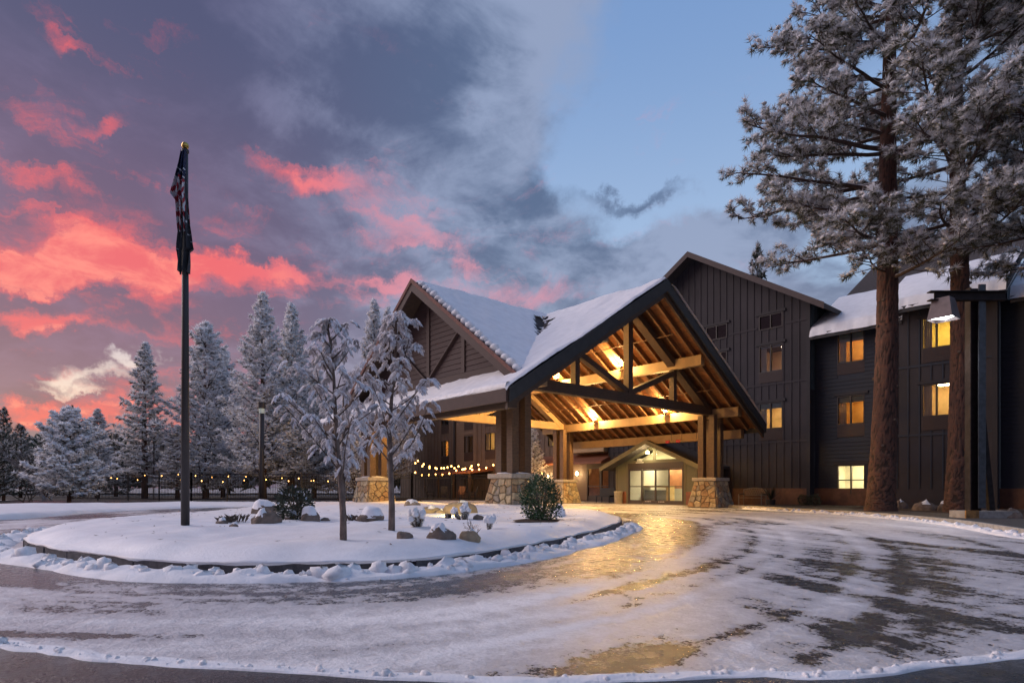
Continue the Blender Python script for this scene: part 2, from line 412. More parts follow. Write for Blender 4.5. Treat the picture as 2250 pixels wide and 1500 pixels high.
ISLE = spline([(-14.57,.79),(-12.2,.62),(-10.14,1.02),(-8.78,1.42),(-7.77,1.95),(-6.81,2.94),(-6.40,3.93),(-6.64,5.6),(-7.59,8.03),
               (-8.65,10.16),(-9.9,12.2),(-12.0,14.5),(-15,15.7),(-20,15.9),(-26,15.9),(-28.3,14.2),(-27.5,11.5),(-24.5,8.6),(-21.7,6.2),(-18.6,3.0),(-16.2,1.5)])
ISLE_C = np.array([-15.5, 8.0])
_ang = np.arctan2(ISLE[:,1]-ISLE_C[1], ISLE[:,0]-ISLE_C[0]); _rad = np.linalg.norm(ISLE-ISLE_C, axis=1)
_o = np.argsort(_ang); _ang = _ang[_o]; _rad = _rad[_o]
_ang = np.r_[_ang[-1]-2*PI, _ang, _ang[0]+2*PI]; _rad = np.r_[_rad[-1], _rad, _rad[0]]
def isle_s(x, y):
    dx = x - ISLE_C[0]; dy = y - ISLE_C[1]
    R = np.interp(np.arctan2(dy, dx), _ang, _rad)
    return np.hypot(dx, dy) / R, R
def isle_z(x, y):
    s, R = isle_s(np.asarray(x, float), np.asarray(y, float))
    d = (1 - s) * R
    z = .14 + .15 * np.sqrt(np.clip(d / .45, 0, 1)) + .06 * sstep(d, .3, 4)
    return z + (fbm(np.asarray(x) * .45, np.asarray(y) * .45, 3) - .47) * .34 * sstep(d, .1, 2) + (fbm(np.asarray(x)*1.7, np.asarray(y)*1.7, 9, 3) - .45) * .10

def ground_mat():
    m_ = bpy.data.materials.new('snowy_ground'); m_.use_nodes = True; t = NT(m_.node_tree); b = t.n['Principled BSDF']
    co = t.new('ShaderNodeTexCoord').outputs['Object']
    n = t.noise(co, .35, 6, .6)
    t.put(b.inputs['Base Color'], t.mix(t.ss(n, .46, .60), (0.075, 0.06, 0.05), (0.80, 0.81, 0.84)))
    b.inputs['Roughness'].default_value = .8
    bn = t.new('ShaderNodeBump'); bn.inputs['Strength'].default_value = .6; bn.inputs['Distance'].default_value = .1
    t.put(bn.inputs['Height'], t.noise(co, 2.5, 6)); t.l.new(bn.outputs[0], b.inputs['Normal'])
    return m_
def road_mat():
    """wet asphalt under a thin driven-over snow cover; the cover attribute says how much has stayed"""
    m_ = bpy.data.materials.new('icy_asphalt'); m_.use_nodes = True; t = NT(m_.node_tree); b = t.n['Principled BSDF']
    co = t.new('ShaderNodeTexCoord').outputs['Object']
    x, y, z = t.sep(co)
    # along and across the wheel tracks
    al = t.m('ADD', t.m('MULTIPLY', x, CA), t.m('MULTIPLY', y, SA)); ac = t.m('ADD', t.m('MULTIPLY', x, -SA), t.m('MULTIPLY', y, CA))
    A = lambda n_: t.new('ShaderNodeAttribute', attribute_name=n_).outputs['Fac']
    tv = t.xyz(t.m('MULTIPLY', A('ringa'), .30), A('ringd'), 0.0)
    fx = t.m('ADD', t.m('MULTIPLY', x, .873), t.m('MULTIPLY', y, -.487)); fy = t.m('ADD', t.m('MULTIPLY', x, .487), t.m('MULTIPLY', y, .873))
    fv = t.xyz(t.m('MULTIPLY', fx, .20), t.m('MULTIPLY', fy, 1.7), 3.0)
    at_ = t.new('ShaderNodeAttribute', attribute_name='cover').outputs['Fac']
    ic = t.new('ShaderNodeAttribute', attribute_name='ice').outputs['Fac']
    n1a = t.noise(tv, .9, 9, .64, .3); n1b = t.noise(fv, .9, 9, .64, .3); fan = A('fan')
    n1 = t.m('ADD', t.m('MULTIPLY', n1a, t.m('SUBTRACT', 1.0, fan)), t.m('MULTIPLY', n1b, fan)); n2 = t.noise(co, 5.5, 8, .68); n3 = t.noise(co, 34, 5, .65)
    n = t.m('ADD', t.m('ADD', t.m('MULTIPLY', n1, .48), t.m('MULTIPLY', n2, .29)), t.m('MULTIPLY', n3, .23))
    q = t.m('ADD', t.m('SUBTRACT', at_, .5), t.m('MULTIPLY', t.m('SUBTRACT', n, .5), 3.6))
    k = t.ss(q, -.03, .07)
    thick = t.ss(q, .05, .80)
    grain = t.noise(co, 160, 2, .5)
    asph = t.mix(t.ss(grain, .35, .7), (0.012, 0.012, 0.014), (0.040, 0.038, 0.040))
    asph = t.mix(t.m('MULTIPLY', ic, t.ss(n2, .3, .7)), asph, (0.15, 0.15, 0.165))
    snow = t.mix(thick, (0.52, 0.52, 0.55), (0.90, 0.905, 0.93))
    snow = t.mix(t.m('MULTIPLY', t.ss(n2, .50, .30), .35), snow, (0.44, 0.44, 0.47))
    t.put(b.inputs['Base Color'], t.mix(k, asph, snow))
    wet = t.mix(t.ss(n2, .35, .65), (.16, .16, .16), (.34, .34, .34))
    r = t.mix(k, wet, t.mix(thick, (.36, .36, .36), (.62, .62, .62)))
    t.put(b.inputs['Roughness'], r)
    b.inputs['Specular IOR Level'].default_value = .55
    h = t.m('ADD', t.m('ADD', t.m('MULTIPLY', k, t.m('ADD', .5, t.m('MULTIPLY', n2, 1.1))), t.m('MULTIPLY', n3, .22)), t.m('MULTIPLY', grain, .05))
    bn = t.new('ShaderNodeBump'); bn.inputs['Strength'].default_value = .9; bn.inputs['Distance'].default_value = .055
    t.put(bn.inputs['Height'], h); t.l.new(bn.outputs[0], b.inputs['Normal'])
    return m_

o = MB().add([(-900,-900,-.05),(900,-900,-.05),(900,900,-.05),(-900,900,-.05)], [(0,1,2,3)]).build('ground', ground_mat()); tag(o, kind='structure')

# the drive: a sheet of asphalt from the street up to the entrance and round the island
def make_road():
    Rr = np.r_[np.arange(-70, -14, .8), np.arange(-14, 14, .14), np.arange(14, 60, .8)]
    Zz = np.r_[np.arange(-12, 1.5, .6), np.arange(1.5, 9, .07), np.arange(9, 22, .16), np.arange(22, 46, .5)]
    gx, gz = np.meshgrid(Rr, Zz)
    X = CA*gx - SA*gz; Y = SA*gx + CA*gz
    V = np.stack([X, Y, np.zeros_like(X)], -1).reshape(-1, 3)
    # snow cover
    edge = 3.08 + .062*gx**2 - .03*gx + (fbm(gx*1.6, gz*0+3, 5) - .47) * .25
    street = sstep(gz - edge, -.015, .05)
    # an entry lane is wet and driven clean; further right the wheels have cleared streaks
    cov = .82 + 0*gx
    s_, R_ = isle_s(X, Y); dist = (s_ - 1) * R_
    lane = np.exp(-((dist - 1.25) / .75)**2) * (dist > 0)
    cov -= .34 * lane
    uu = gx / np.maximum(gz, .5)
    cov -= .27 * np.exp(-((uu - .66) / .28)**2 - ((gz - 7.8) / 3.4)**2)          # cleared patch at the right
    cov -= .36 * np.exp(-((uu - .62) / .42)**2 - ((gz - 4.3) / .75)**2)
    cov -= .24 * np.exp(-((uu - .20) / .08)**2 - ((gz - 6.2) / 3.0)**2)          # wet track
    cov -= .27 * np.exp(-((uu - .21) / .16)**2 - ((gz - 3.45) / .30)**2)
    cov -= .26 * np.exp(-((uu - .24) / .15)**2 - ((gz - 15.0) / 5.5)**2)
    cov -= .20 * sstep(Y, 14.8, 17) * sstep(-X, 10.5, 14)                        # sheltered by the canopy
    cov -= .22 * np.exp(-((uu + .38) / .30)**2 - ((gz - 6.6) / .5)**2)
    cov += .22 * np.exp(-((uu - .05) / .5)**2 - ((gz - 4.6) / .8)**2)
    cov += .25 * np.exp(-((uu - .75) / .16)**2 - ((gz - 15) / 3)**2)
    back = sstep(gz, 17, 21) * (uu < -.15)
    cov -= .38 * back
    cov += .17 * np.exp(-((dist - 2.65 - .25*(fbm(X*.3, Y*.3, 2)-.5)) / .07)**2) * (gz < 14) - .12 * np.exp(-((dist - 2.3) / .16)**2)
    cov += .09 * np.sin(dist*5.2 + 2.5*fbm(X*.25, Y*.25, 6)) * (dist > .8) * (dist < 9)
    wob = .5*(fbm(X*.22, Y*.22, 12)-.5)
    for dd in (1.5, 3.1, 3.6, 4.7, 5.3, 6.9):
        cov -= .20 * np.exp(-((dist - dd - wob) / .09)**2) * (gz < 15) * (gz > 3.3); cov += .12 * np.exp(-((dist - dd - .2 - wob) / .06)**2) * (gz < 15)
    cov = np.clip(cov, .10, 1.1)
    cov = street * cov + (1 - street) * .055
    ice = np.clip(.25 + .75 * lane + .5 * sstep(-uu, .1, .5) * (gz > 4), 0, 1) * street
    o = fast('driveway', V, grid_faces(len(Rr), len(Zz)), road_mat(), smooth=True)
    th_ = np.arctan2(Y-ISLE_C[1], X-ISLE_C[0])
    for nm, a in (('cover', cov), ('ice', ice), ('ringd', dist), ('ringa', th_*11.0), ('fan', sstep(uu, .22, .45) * (gz < 16))):
        at_ = o.data.attributes.new(nm, 'FLOAT', 'POINT'); at_.data.foreach_set('value', a.ravel().astype(np.float32))
    tag(o, kind='structure')
make_road()

# island: domed snow on a kerb of stone blocks
def make_island():
    ring = resample(ISLE, .16); n = len(ring)
    ss = np.r_[1.012, 1.018, 1.008, .995, .985, .97, .95, np.linspace(.92, 0.02, 40)]
    V = []
    for i, s in enumerate(ss):
        P = ISLE_C + (ring - ISLE_C) * s
        if i == 0: z = np.full(n, .10) + (fbm(P[:,0]*3, P[:,1]*3, 8) - .5) * .03
        elif i == 1: z = np.full(n, .14) + (fbm(P[:,0]*3, P[:,1]*3, 8) - .5) * .03
        else: z = isle_z(P[:,0], P[:,1])
        if i < 4: P = P + (ring - ISLE_C) / np.linalg.norm(ring - ISLE_C, axis=1)[:, None] * ((fbm(P[:,0]*2.2, P[:,1]*2.2, 21) - .5) * .16)[:, None]
        V.append(np.c_[P, z])
    o = fast('island_snow', np.vstack(V), grid_faces(n, len(ss), True), M_snow, smooth=True); tag(o, kind='structure')
    k = resample(ISLE, .86); m = len(k)
    me = None
    kerb = thing('island_kerb', 'dark stone block kerb around the snowy island', 'kerb', (0, 0, 0))
    for i in range(m):
        a = k[i]; b = k[(i + 1) % m]; L = np.linalg.norm(b - a)
        if me is None:
            q = MB().box(-.5, .5, -.12, .12, -.02, .12); me = q.build('kerb_block', M_kerb, kerb); ob = me
        else: ob = link('kerb_block', me.data, kerb)
        c = (a + b) / 2; out = c - ISLE_C; out /= np.linalg.norm(out); c = c + out * .03
        ob.location = (c[0], c[1], rnd.uniform(-.008, .004)); ob.rotation_euler = (0, rnd.uniform(-.006, .006), math.atan2(b[1]-a[1], b[0]-a[0]) + rnd.uniform(-.02, .02))
        ob.scale = (L - .018, 1, 1)
make_island()

def berm(name, path, w, h, label, cat='snow', seed=0, step=.05, lump=1.0, clods=1.0):
    """a low lumpy ridge of ploughed snow along a path"""
    P = resample(np.asarray(path, float), step, False); n = len(P)
    d = np.gradient(P, axis=0); d /= np.linalg.norm(d, axis=1)[:, None]; nn = np.c_[-d[:,1], d[:,0]]
    k = 13; V = []; s = np.arange(n) * step
    for j in range(k):
        t = j / (k - 1) * 2 - 1
        ww = w * (.55 + .9 * fbm(s * 1.1, s*0 + j*.15, seed, 3))
        Q = P + nn * (t * ww / 2)[:, None]
        hh = h * (1 - t*t) ** .7 * (.10 + 1.9 * np.abs(fbm(s * 2.6 * lump, np.full(n, t * 1.1), seed + 5, 4) - .18))
        hh += h * .30 * (vnoise(s * 9, np.full(n, t * 3.), seed + 9) - .5) * (1 - t*t)
        V.append(np.c_[Q, np.maximum(hh, 0) - .012 * (abs(t) > .95)])
    VV = [np.vstack(V)*np.array([1,1,.8])]; FF = [grid_faces(n, k)]; off = len(VV[0])
    # loose clods thrown up by the plough
    r_ = np.random.default_rng(seed+3); nb = int(s[-1]/step*step*26*clods); nu, nv = 7, 5
    A, T = np.meshgrid(np.arange(nu)/nu*2*PI, np.linspace(0, PI, nv)); base = np.stack([np.sin(T)*np.cos(A), np.sin(T)*np.sin(A), np.cos(T)], -1).reshape(-1,3); bf = grid_faces(nu, nv, True)
    for i in range(nb):
        j = r_.integers(0, n); t = r_.normal(0, .30); rr = h*(.14+.62*r_.random()**3)*(1.25-min(1,abs(t)))
        c = P[j]+nn[j]*t*w*.55; zc = h*.52*max(0,1-(t*1.2)**2)*r_.uniform(.3,1.15)
        q = base*(1+r_.uniform(-.28,.28,len(base)))[:,None]*np.array([rr*r_.uniform(.8,1.6), rr*r_.uniform(.8,1.6), rr*r_.uniform(.7,1.1)])+np.array([c[0],c[1],zc])
        VV.append(q); FF.append(bf+off); off += len(base)
    o = fast(name, np.vstack(VV), np.vstack(FF), M_snowclump, smooth=True)
    return tag(o, label, cat, kind='stuff')
ring = resample(ISLE, .2)
i0 = int(np.argmin(np.hypot(ring[:,0] + 9.6, ring[:,1] - 11.8))); i1 = int(np.argmin(np.hypot(ring[:,0] + 17.2, ring[:,1] - 2.0)))
path = np.array([ring[(i0 - j) % len(ring)] for j in range((i0 - i1) % len(ring) + 1)])
dirs = path - ISLE_C; dirs /= np.linalg.norm(dirs, axis=1)[:, None]
wid = .46 + .30 * np.linspace(0, 1, len(path)) ** 3
berm('kerb_snow', path + dirs * wid[:, None], .62, .135, 'lumpy white snow ploughed up against the island kerb', seed=2)
Rb = np.linspace(-5.5, 5.5, 160); Zb = 3.1 + .062*Rb**2 - .03*Rb + (fbm(Rb*1.6, Rb*0+3, 5)-.47)*.25
berm('street_edge_snow', np.c_[CA*Rb - SA*Zb, SA*Rb + CA*Zb], .15, .028, 'thin ragged ridge of snow where the drive meets the street', seed=31, step=.03, lump=2, clods=1.6)

# right hand side: raised bed with a path, its kerb and the snow along it
RK = spline([(-15.4,27.6),(-13.4,26.6),(-11.5,25.5),(-7.8,23.4),(-4.3,19.6),(-2.0,15.6),(.8,12.6),(5.0,9.0),(12.0,6.0)], 12, False)
RK = resample(RK, .3, False)
def offs(P, d):
    g = np.gradient(P, axis=0); g /= np.linalg.norm(g, axis=1)[:, None]
    return P + np.c_[-g[:,1], g[:,0]] * d
def strip(name, A, B, zA, zB, m_, kind='structure'):
    n = len(A); V = np.vstack([np.c_[A, np.full(n, zA)], np.c_[B, np.full(n, zB)]])
    o = fast(name, V, grid_faces(n, 2), m_); tag(o, kind=kind); return o
def ribbon_box(name, A, B, z0, z1, m_):
    n = len(A); V = np.vstack([np.c_[A, np.full(n, z0)], np.c_[A, np.full(n, z1)], np.c_[B, np.full(n, z1)], np.c_[B, np.full(n, z0)]])
    return fast(name, V, grid_faces(n, 4), m_)
o = ribbon_box('kerb', RK, offs(RK, .16), -.02, .13, M_concrete); tag(o, 'pale concrete kerb beside the right-hand path', 'kerb')
M_path = mat('damp_path', (0.06, 0.056, 0.055), .6, .3, 5, .4, 30)
strip('path', offs(RK, .155), offs(RK, 2.3), .118, .118, M_path)
BK = np.array([(-15.4, 36.5)] * 1); far_edge = np.c_[np.linspace(-15.4, 22, len(RK)), np.full(len(RK), 36.0)]
strip('planting_bed', offs(RK, 2.28), far_edge, .105, .105, M_soil)
berm('path_edge_snow', offs(RK[6:], -.26), .48, .10, 'lumpy snow ridge along the right-hand kerb', seed=12)
# apron in front of the doors and the ground under the left wing
M_apron = mat('entry_concrete', (0.24, 0.22, 0.19), .5, .2, 2, .25, 40)
o = MB().box(-28.5, -15.2, 27.9, 33.5, -.04, .012).build('pavement', M_apron); tag(o, kind='structure')
# left bank
LB = np.array([gp(-260,1152)[:2], gp(-60,1144)[:2], gp(60,1139)[:2], gp(200,1127)[:2], gp(330,1119.5)[:2], gp(480,1114.5)[:2], gp(640,1112)[:2], gp(780,1110)[:2]])
LB = resample(spline(LB, 8, False), .5, False)
def make_bank():
    V = []; n = len(LB); ds = [0, .12, .5, 1.2, 2.4, 4, 6.5, 10]
    hs = [-.01, .13, .22, .34, .50, .52, .40, .10]
    sc = np.clip((1130 - np.linspace(1110, 1160, n)) / 1, -1, 1)
    fall = np.linspace(1.0, .12, n)
    for d_, h_ in zip(ds, hs):
        Q = offs(LB, d_); V.append(np.c_[Q, h_ * fall + (fbm(Q[:,0]*.8, Q[:,1]*.8, 4) - .47) * .16 * (d_ > .1)])
    o = fast('snow_bank', np.vstack(V), grid_faces(n, len(ds)), M_snow, smooth=True); tag(o, kind='structure')
make_bank()
o = MB().add([tuple(gp(120,1101.5,-.02)), tuple(gp(1240,1101,-.02)), tuple(to_w(12, 75, -.02)), tuple(to_w(-75, 75, -.02))], [(0,1,2,3)]).build('lawn', mat('dead_lawn', (0.045,0.038,0.032), .95, .5, .5, .6, 8)); tag(o, kind='structure')

# ================================================================== walls with openings
def wall_cells(x0, x1, z0, z1, holes):
    xs = sorted({x0, x1, *[min(max(h[i], x0), x1) for h in holes for i in (0, 1)]})
    zs = sorted({z0, z1, *[min(max(h[i], z0), z1) for h in holes for i in (2, 3)]})
    for a, b in zip(xs, xs[1:]):
        for c, d in zip(zs, zs[1:]):
            mx, mz = (a+b)/2, (c+d)/2
            if not any(h[0] < mx < h[1] and h[2] < mz < h[3] for h in holes): yield a, b, c, d
def spans(a, b, cuts):
    segs = [(a, b)]
    for c, d in cuts:
        nx = []
        for s, e in segs:
            if d <= s or c >= e: nx.append((s, e))
            else:
                if c > s: nx.append((s, c))
                if d < e: nx.append((d, e))
        segs = nx
    return [s for s in segs if s[1] - s[0] > .03]
UNIT = {}
def unit(key, fn):
    if key not in UNIT: UNIT[key] = fn()
    return UNIT[key]
def lap_me(m_):
    def f():
        q = MB().add([(0,0,0),(1,0,0),(1,-.030,.0),(0,-.030,.0),(0,0,1),(1,0,1),(1,-.008,1),(0,-.008,1)],
                 [(0,3,2,1)[::-1],(4,5,6,7),(3,2,6,7),(0,4,7,3),(1,2,6,5)])
        me = bpy.data.meshes.new('siding_board'); me.from_pydata(q.v, [], q.f); me.materials.append(m_); return me
    return unit(('lap', m_.name), f)
def box_me(name, m_):
    def f():
        q = MB().box(0, 1, -1, 0, 0, 1)
        me = bpy.data.meshes.new(name); me.from_pydata(q.v, [], q.f); me.materials.append(m_); return me
    return unit((name, m_.name), f)
def put(name, me, parent, loc, scale):
    o = link(name, me, parent); o.location = loc; o.scale = scale; return o
def lap_siding(parent, y, x0, x1, z0, z1, holes, m_, exp=.19, slope=None):
    """one object for each board; slope(z) narrows the row under a gable"""
    me = lap_me(m_); z = z0
    while z < z1 - .02:
        h = min(exp, z1 - z); a, b = x0, x1
        if slope: a, b = slope(z + h)
        if b - a > .1:
            for s, e in spans(a, b, [(H[0], H[1]) for H in holes if H[2] < z + h and H[3] > z]):
                put('siding_board', me, parent, (s, y, z), (e - s, 1, h + .004))
        z += exp
def battens(parent, y, x0, x1, z0, ztop, holes, m_, sp=.42):
    me = box_me('batten', m_); n = int(round((x1 - x0) / sp))
    for i in range(n + 1):
        x = x0 + (x1 - x0) * i / n; w = .055
        top = ztop(x) if callable(ztop) else ztop
        for s, e in spans(z0, top, [(H[2], H[3]) for H in holes if H[0] - .03 < x < H[1] + .03]):
            put('batten', me, parent, (x - w/2, y, s), (w, .028, e - s))
def trim(parent, name, m_, x0, x1, y, d, z0, z1):
    return put(name, box_me(name, m_), parent, (x0, y, z0), (x1 - x0, d, z1 - z0))

ROOMW = {}
def window(parent, x0, x1, z0, z1, y, grille=0.0, lit='none', header=True, blind=0.0, curtain=True, quad=False, depth=2.4):
    """frame is the part; panes, mullion, grille, blind, curtain and the room behind are its pieces"""
    f = MB(); t = .05
    f.box(x0, x0+t, y-.035, y+.10, z0, z1); f.box(x1-t, x1, y-.035, y+.10, z0, z1)
    f.box(x0+t, x1-t, y-.035, y+.10, z1-t, z1); f.box(x0+t, x1-t, y-.035, y+.10, z0, z0+t)
    w = f.build('window', M_frame, parent)
    xm = (x0+x1)/2
    MB().box(xm-.03, xm+.03, y-.04, y+.09, z0+t, z1-t).build('mullion', M_frame, w)
    if quad: 
        zm = (z0+z1)/2; MB().box(x0+t, xm-.03, y-.038, y+.09, zm-.025, zm+.025).box(xm+.03, x1-t, y-.038, y+.09, zm-.025, zm+.025).build('glazing_bar', M_frame, w)
    for a, b in ((x0+t, xm-.03), (xm+.03, x1-t)):
        MB().add([(a,y+.03,z0+t),(b,y+.03,z0+t),(b,y+.03,z1-t),(a,y+.03,z1-t)], [(0,1,2,3)]).build('pane', M_glass, w)
    if grille: 
        g = MB().box(x0, x1, y-.02, y+.04, z0-grille, z0-.005); n = int(grille/.06)
        for i in range(n): g.box(x0+.03, x1-.03, y-.034, y-.02, z0-grille+.03+i*.06, z0-grille+.06+i*.06)
        g.build('grille', M_grille, w)
    if header: MB().box(x0-.16, x1+.16, y-.065, y-.002, z1+.02, z1+.16).build('header_trim', M_trim, w)
    # the room
    wc, lc, pw = {'amber': ((.60,.40,.19), (1,.60,.20), 30), 'warm': ((.70,.55,.33), (1,.70,.32), 34), 'yellow': ((.72,.60,.26), (1,.74,.26), 42),
                  'peach': ((.62,.45,.32), (1,.66,.40), 16), 'cream': ((.74,.70,.55), (1,.86,.55), 120), 'none': ((.05,.05,.055), None, 0), 'white': ((.55,.55,.55), (1,.85,.75), 3),
                  'dim': ((.30,.2,.1), (1,.6,.2), 4)}[lit]
    m_ = mat('room_wall_' + lit, wc, .8, .1, 2)
    X0, X1, Z0, Z1, Y0, Y1 = x0-.5, x1+.5, z0-.75, z1+.2, y+.12, y+depth
    MB().add([(X0,Y0,Z0),(X1,Y0,Z0),(X1,Y1,Z0),(X0,Y1,Z0),(X0,Y0,Z1),(X1,Y0,Z1),(X1,Y1,Z1),(X0,Y1,Z1)],
             [(0,1,2,3),(7,6,5,4),(2,6,7,3),(0,3,7,4),(1,5,6,2)]).build('room', m_, w)
    if lc:
        lm = mat('room_lamp_' + lit, lc, .5, emit=(lc, pw))
        xx = xm + rnd.uniform(-.3, .3)
        MB().lathe([(.05,0),(.22,0),(.24,.05),(.1,.08)], 14, (xx, y+depth*.6, Z1-.12)).build('ceiling_lamp', lm, w)
        fm = mat('room_furniture', (.18,.10,.06), .6)
        MB().box(xm+.1, X1-.02, y+depth*.75, Y1-.02, Z0+.01, z0+.42).build('headboard', fm, w)
    if blind: MB().box(x0+t+.01, x1-t-.01, y+.055, y+.075, z1-t-blind*(z1-z0), z1-t-.003).build('blind', mat('grey_blind', (.34,.36,.35), .9), w)
    if curtain and lit != 'none':
        q = MB(); n = 7
        for i in range(n): 
            a = x0+t+.01+i*.045; q.box(a, a+.040, y+.10+.02*(i%2), y+.125+.02*(i%2), z0+.02, z1-.04)
        q.build('curtain', mat('curtain', (.55,.48,.40), .9), w)
    return w
# ================================================================== the hotel
YG, YW = 31.55, 32.15               # wall planes: gable block, recessed wings
hotel = thing('hotel_building', 'dark three-storey lodge hotel with a tall board-and-batten gable and snowy wing roofs', 'building', (0, 0, 0))
GX1 = wx(1779, YG); AX = wx(1527, YG); GX0 = 2*AX - GX1
APEX = wz(1527, 566, YG); PG = .62
gz_ = lambda x: APEX - PG*abs(x - AX)
def rect(u0, u1, v0, v1, y):
    ua, va = (u0+u1)/2, 0
    return (wx(u0, y), wx(u1, y), wz((u0+u1)/2, v1, y), wz((u0+u1)/2, v0, y))
g_holes = []; gw = []
for (u0,u1,v0,v1,gr,lit,bl) in ((1668,1720,690,722,0,'none',0),(1668,1720,757,817,.55,'peach',.08),(1668,1720,884,942,.6,'warm',.2),
                                (1552,1598,715,746,0,'none',0),(1552,1598,775,832,.55,'white',0),(1552,1598,893,946,.55,'dim',0)):
    r_ = rect(u0,u1,v0,v1,YG); gw.append((r_,gr,lit,bl)); g_holes.append((r_[0], r_[1], r_[2]-gr, r_[3]))
zE = gz_(GX1)
# the entrance joins the block here
g_holes.append((wx(1354,29.3)-.05, wx(1533,29.3)+.05, 0, 2.6)); g_holes_wall = g_holes
q = MB()
for a,b,c,d in wall_cells(GX0, GX1, 0, zE, g_holes_wall): q.add([(a,YG,c),(b,YG,c),(b,YG,d),(a,YG,d)], [(0,1,2,3)])
q.add([(GX0,YG,zE),(GX1,YG,zE),(AX,YG,APEX)], [(0,1,2)])
q.add([(GX1,YG,0),(GX1,YG+12,0),(GX1,YG+12,zE),(GX1,YG,zE)], [(0,1,2,3)]).add([(GX0,YG,0),(GX0,YG+12,0),(GX0,YG+12,zE),(GX0,YG,zE)], [(3,2,1,0)])
gwall = q.build('gable_wall', M_batten, hotel)
battens(gwall, YG, GX0+.05, GX1-.12, 0.9, lambda x: gz_(x)-.12, g_holes, M_batten, .40)
for z in (3.35, 6.45, 9.55):
    for s,e in spans(GX0, GX1, [(h[0]-.1,h[1]+.1) for h in g_holes if h[2]-.1 < z < h[3]+.3]): trim(gwall, 'band_trim', M_batten, s, e, YG, .024, z, z+.10)
for (r_,gr,lit,bl) in gw: window(hotel, *r_, YG, gr, lit, True, bl)
trim(gwall, 'corner_board', M_trim, GX1-.14, GX1+.03, YG, .04, 0, zE-.1)
# side battens on the return seen over the wing roof
me = box_me('batten', M_batten)
M_teal = mat('return_siding', (0.055, 0.075, 0.088), .7, .1, 4)
MB().add([(GX1+.015,YG+.05,6),(GX1+.015,YG+12,6),(GX1+.015,YG+12,zE-.05),(GX1+.015,YG+.05,zE-.05)], [(0,1,2,3)]).build('return_wall', M_teal, hotel)
for i in range(9): MB().box(GX1+.016, GX1+.042, YG+.3+i*.38, YG+.35+i*.38, 6, zE-.06).build('batten', M_teal, hotel)
# brown base course
for x0,x1,y in ((wx(1610,YG), GX1, YG), (GX1, 14, YW)):
    MB().box(x0, x1, y-.036, y-.001, 0.0, .95).build('base_course', mat('base_brown', (0.12,0.055,0.03), .7, .25, 3), hotel)
# gable roof with its overhang
q = MB(); ov = .75
for s in (-1, 1):
    e = AX + s*(GX1 - AX + 1.0)
    q.prism([(AX, YG-ov, APEX+.14), (e, YG-ov, APEX+.14 - PG*abs(e-AX)), (e, YG-ov, APEX-.10 - PG*abs(e-AX)), (AX, YG-ov, APEX-.10)], (0, 12.7, 0))
q.build('gable_roof', M_shingle, hotel)
q = MB()
for s in (-1, 1):
    e = AX + s*(GX1 - AX + 1.0)
    q.prism([(AX, YG-ov-.05, APEX+.17), (e, YG-ov-.05, APEX+.17 - PG*abs(e-AX)), (e, YG-ov-.05, APEX-.16 - PG*abs(e-AX)), (AX, YG-ov-.05, APEX-.16)], (0, .048, 0))
q.build('rake_board', mat('rake_brown', (0.075,0.055,0.052), .7, .1, 4), hotel)

# right wing 1 (lap siding), bay (board and batten), far wing (lap siding)
B0, B1 = wx(1968, YW-.6), wx(2190, YW-.6)
YB = YW - .6
EV1 = wz(1786, 728, YW); EVB = wz(2000, 664, YB); EV3 = wz(2215, 645, YW)
def wing(name, x0, x1, y, ev, wins, lap, end=True):
    holes = [(r[0], r[1], r[2]-gr, r[3]) for r,gr,_l,_b,_q in wins]
    q = MB()
    for a,b,c,d in wall_cells(x0, x1, 0, ev+.1, holes): q.add([(a,y,c),(b,y,c),(b,y,d),(a,y,d)], [(0,1,2,3)])
    if end: q.add([(x1,y,0),(x1,y+9,0),(x1,y+9,ev+.1),(x1,y,ev+.1)], [(0,1,2,3)]); q.add([(x0,y,0),(x0,y+1.5,0),(x0,y+1.5,ev+.1),(x0,y,ev+.1)], [(3,2,1,0)])
    w = q.build(name, M_lap if lap else M_batten, hotel)
    if lap: lap_siding(w, y-.002, x0+.02, x1-.02, .95, ev, holes, M_lap)
    else:
        battens(w, y, x0+.06, x1-.1, .95, ev, holes, M_lap, .42)
        for z in (3.3, 6.4): 
            for s,e in spans(x0, x1, [(h[0]-.1,h[1]+.1) for h in holes if h[2]-.1<z<h[3]+.3]): trim(w, 'band_trim', M_lap, s, e, y, .024, z, z+.1)
        trim(w, 'corner_board', M_trim, x1-.15, x1+.03, y, .04, 0, ev)
    for r,gr,lit,bl,qd in wins: window(hotel, *r, y, gr, lit, True, bl, quad=qd, curtain=not qd)
    return w
wing('wing_wall', GX1+.02, B0, YW, EV1, [(rect(1840,1900,728,796,YW), .55, 'amber', .28, False), (rect(1840,1900,868,932,YW), .6, 'amber', .2, False), (rect(1840,1901,1021,1087,YW), 0, 'cream', 0, True)], True, False)
wing('bay_wall', B0, B1, YB, EVB, [(rect(2025,2092,694,764,YB), .6, 'yellow', 0, False), (rect(2025,2092,842,914,YB), .6, 'warm', 0, False)], False)
wing('far_wing_wall', B1+.02, 15.0, YW, EV3, [], True, False)
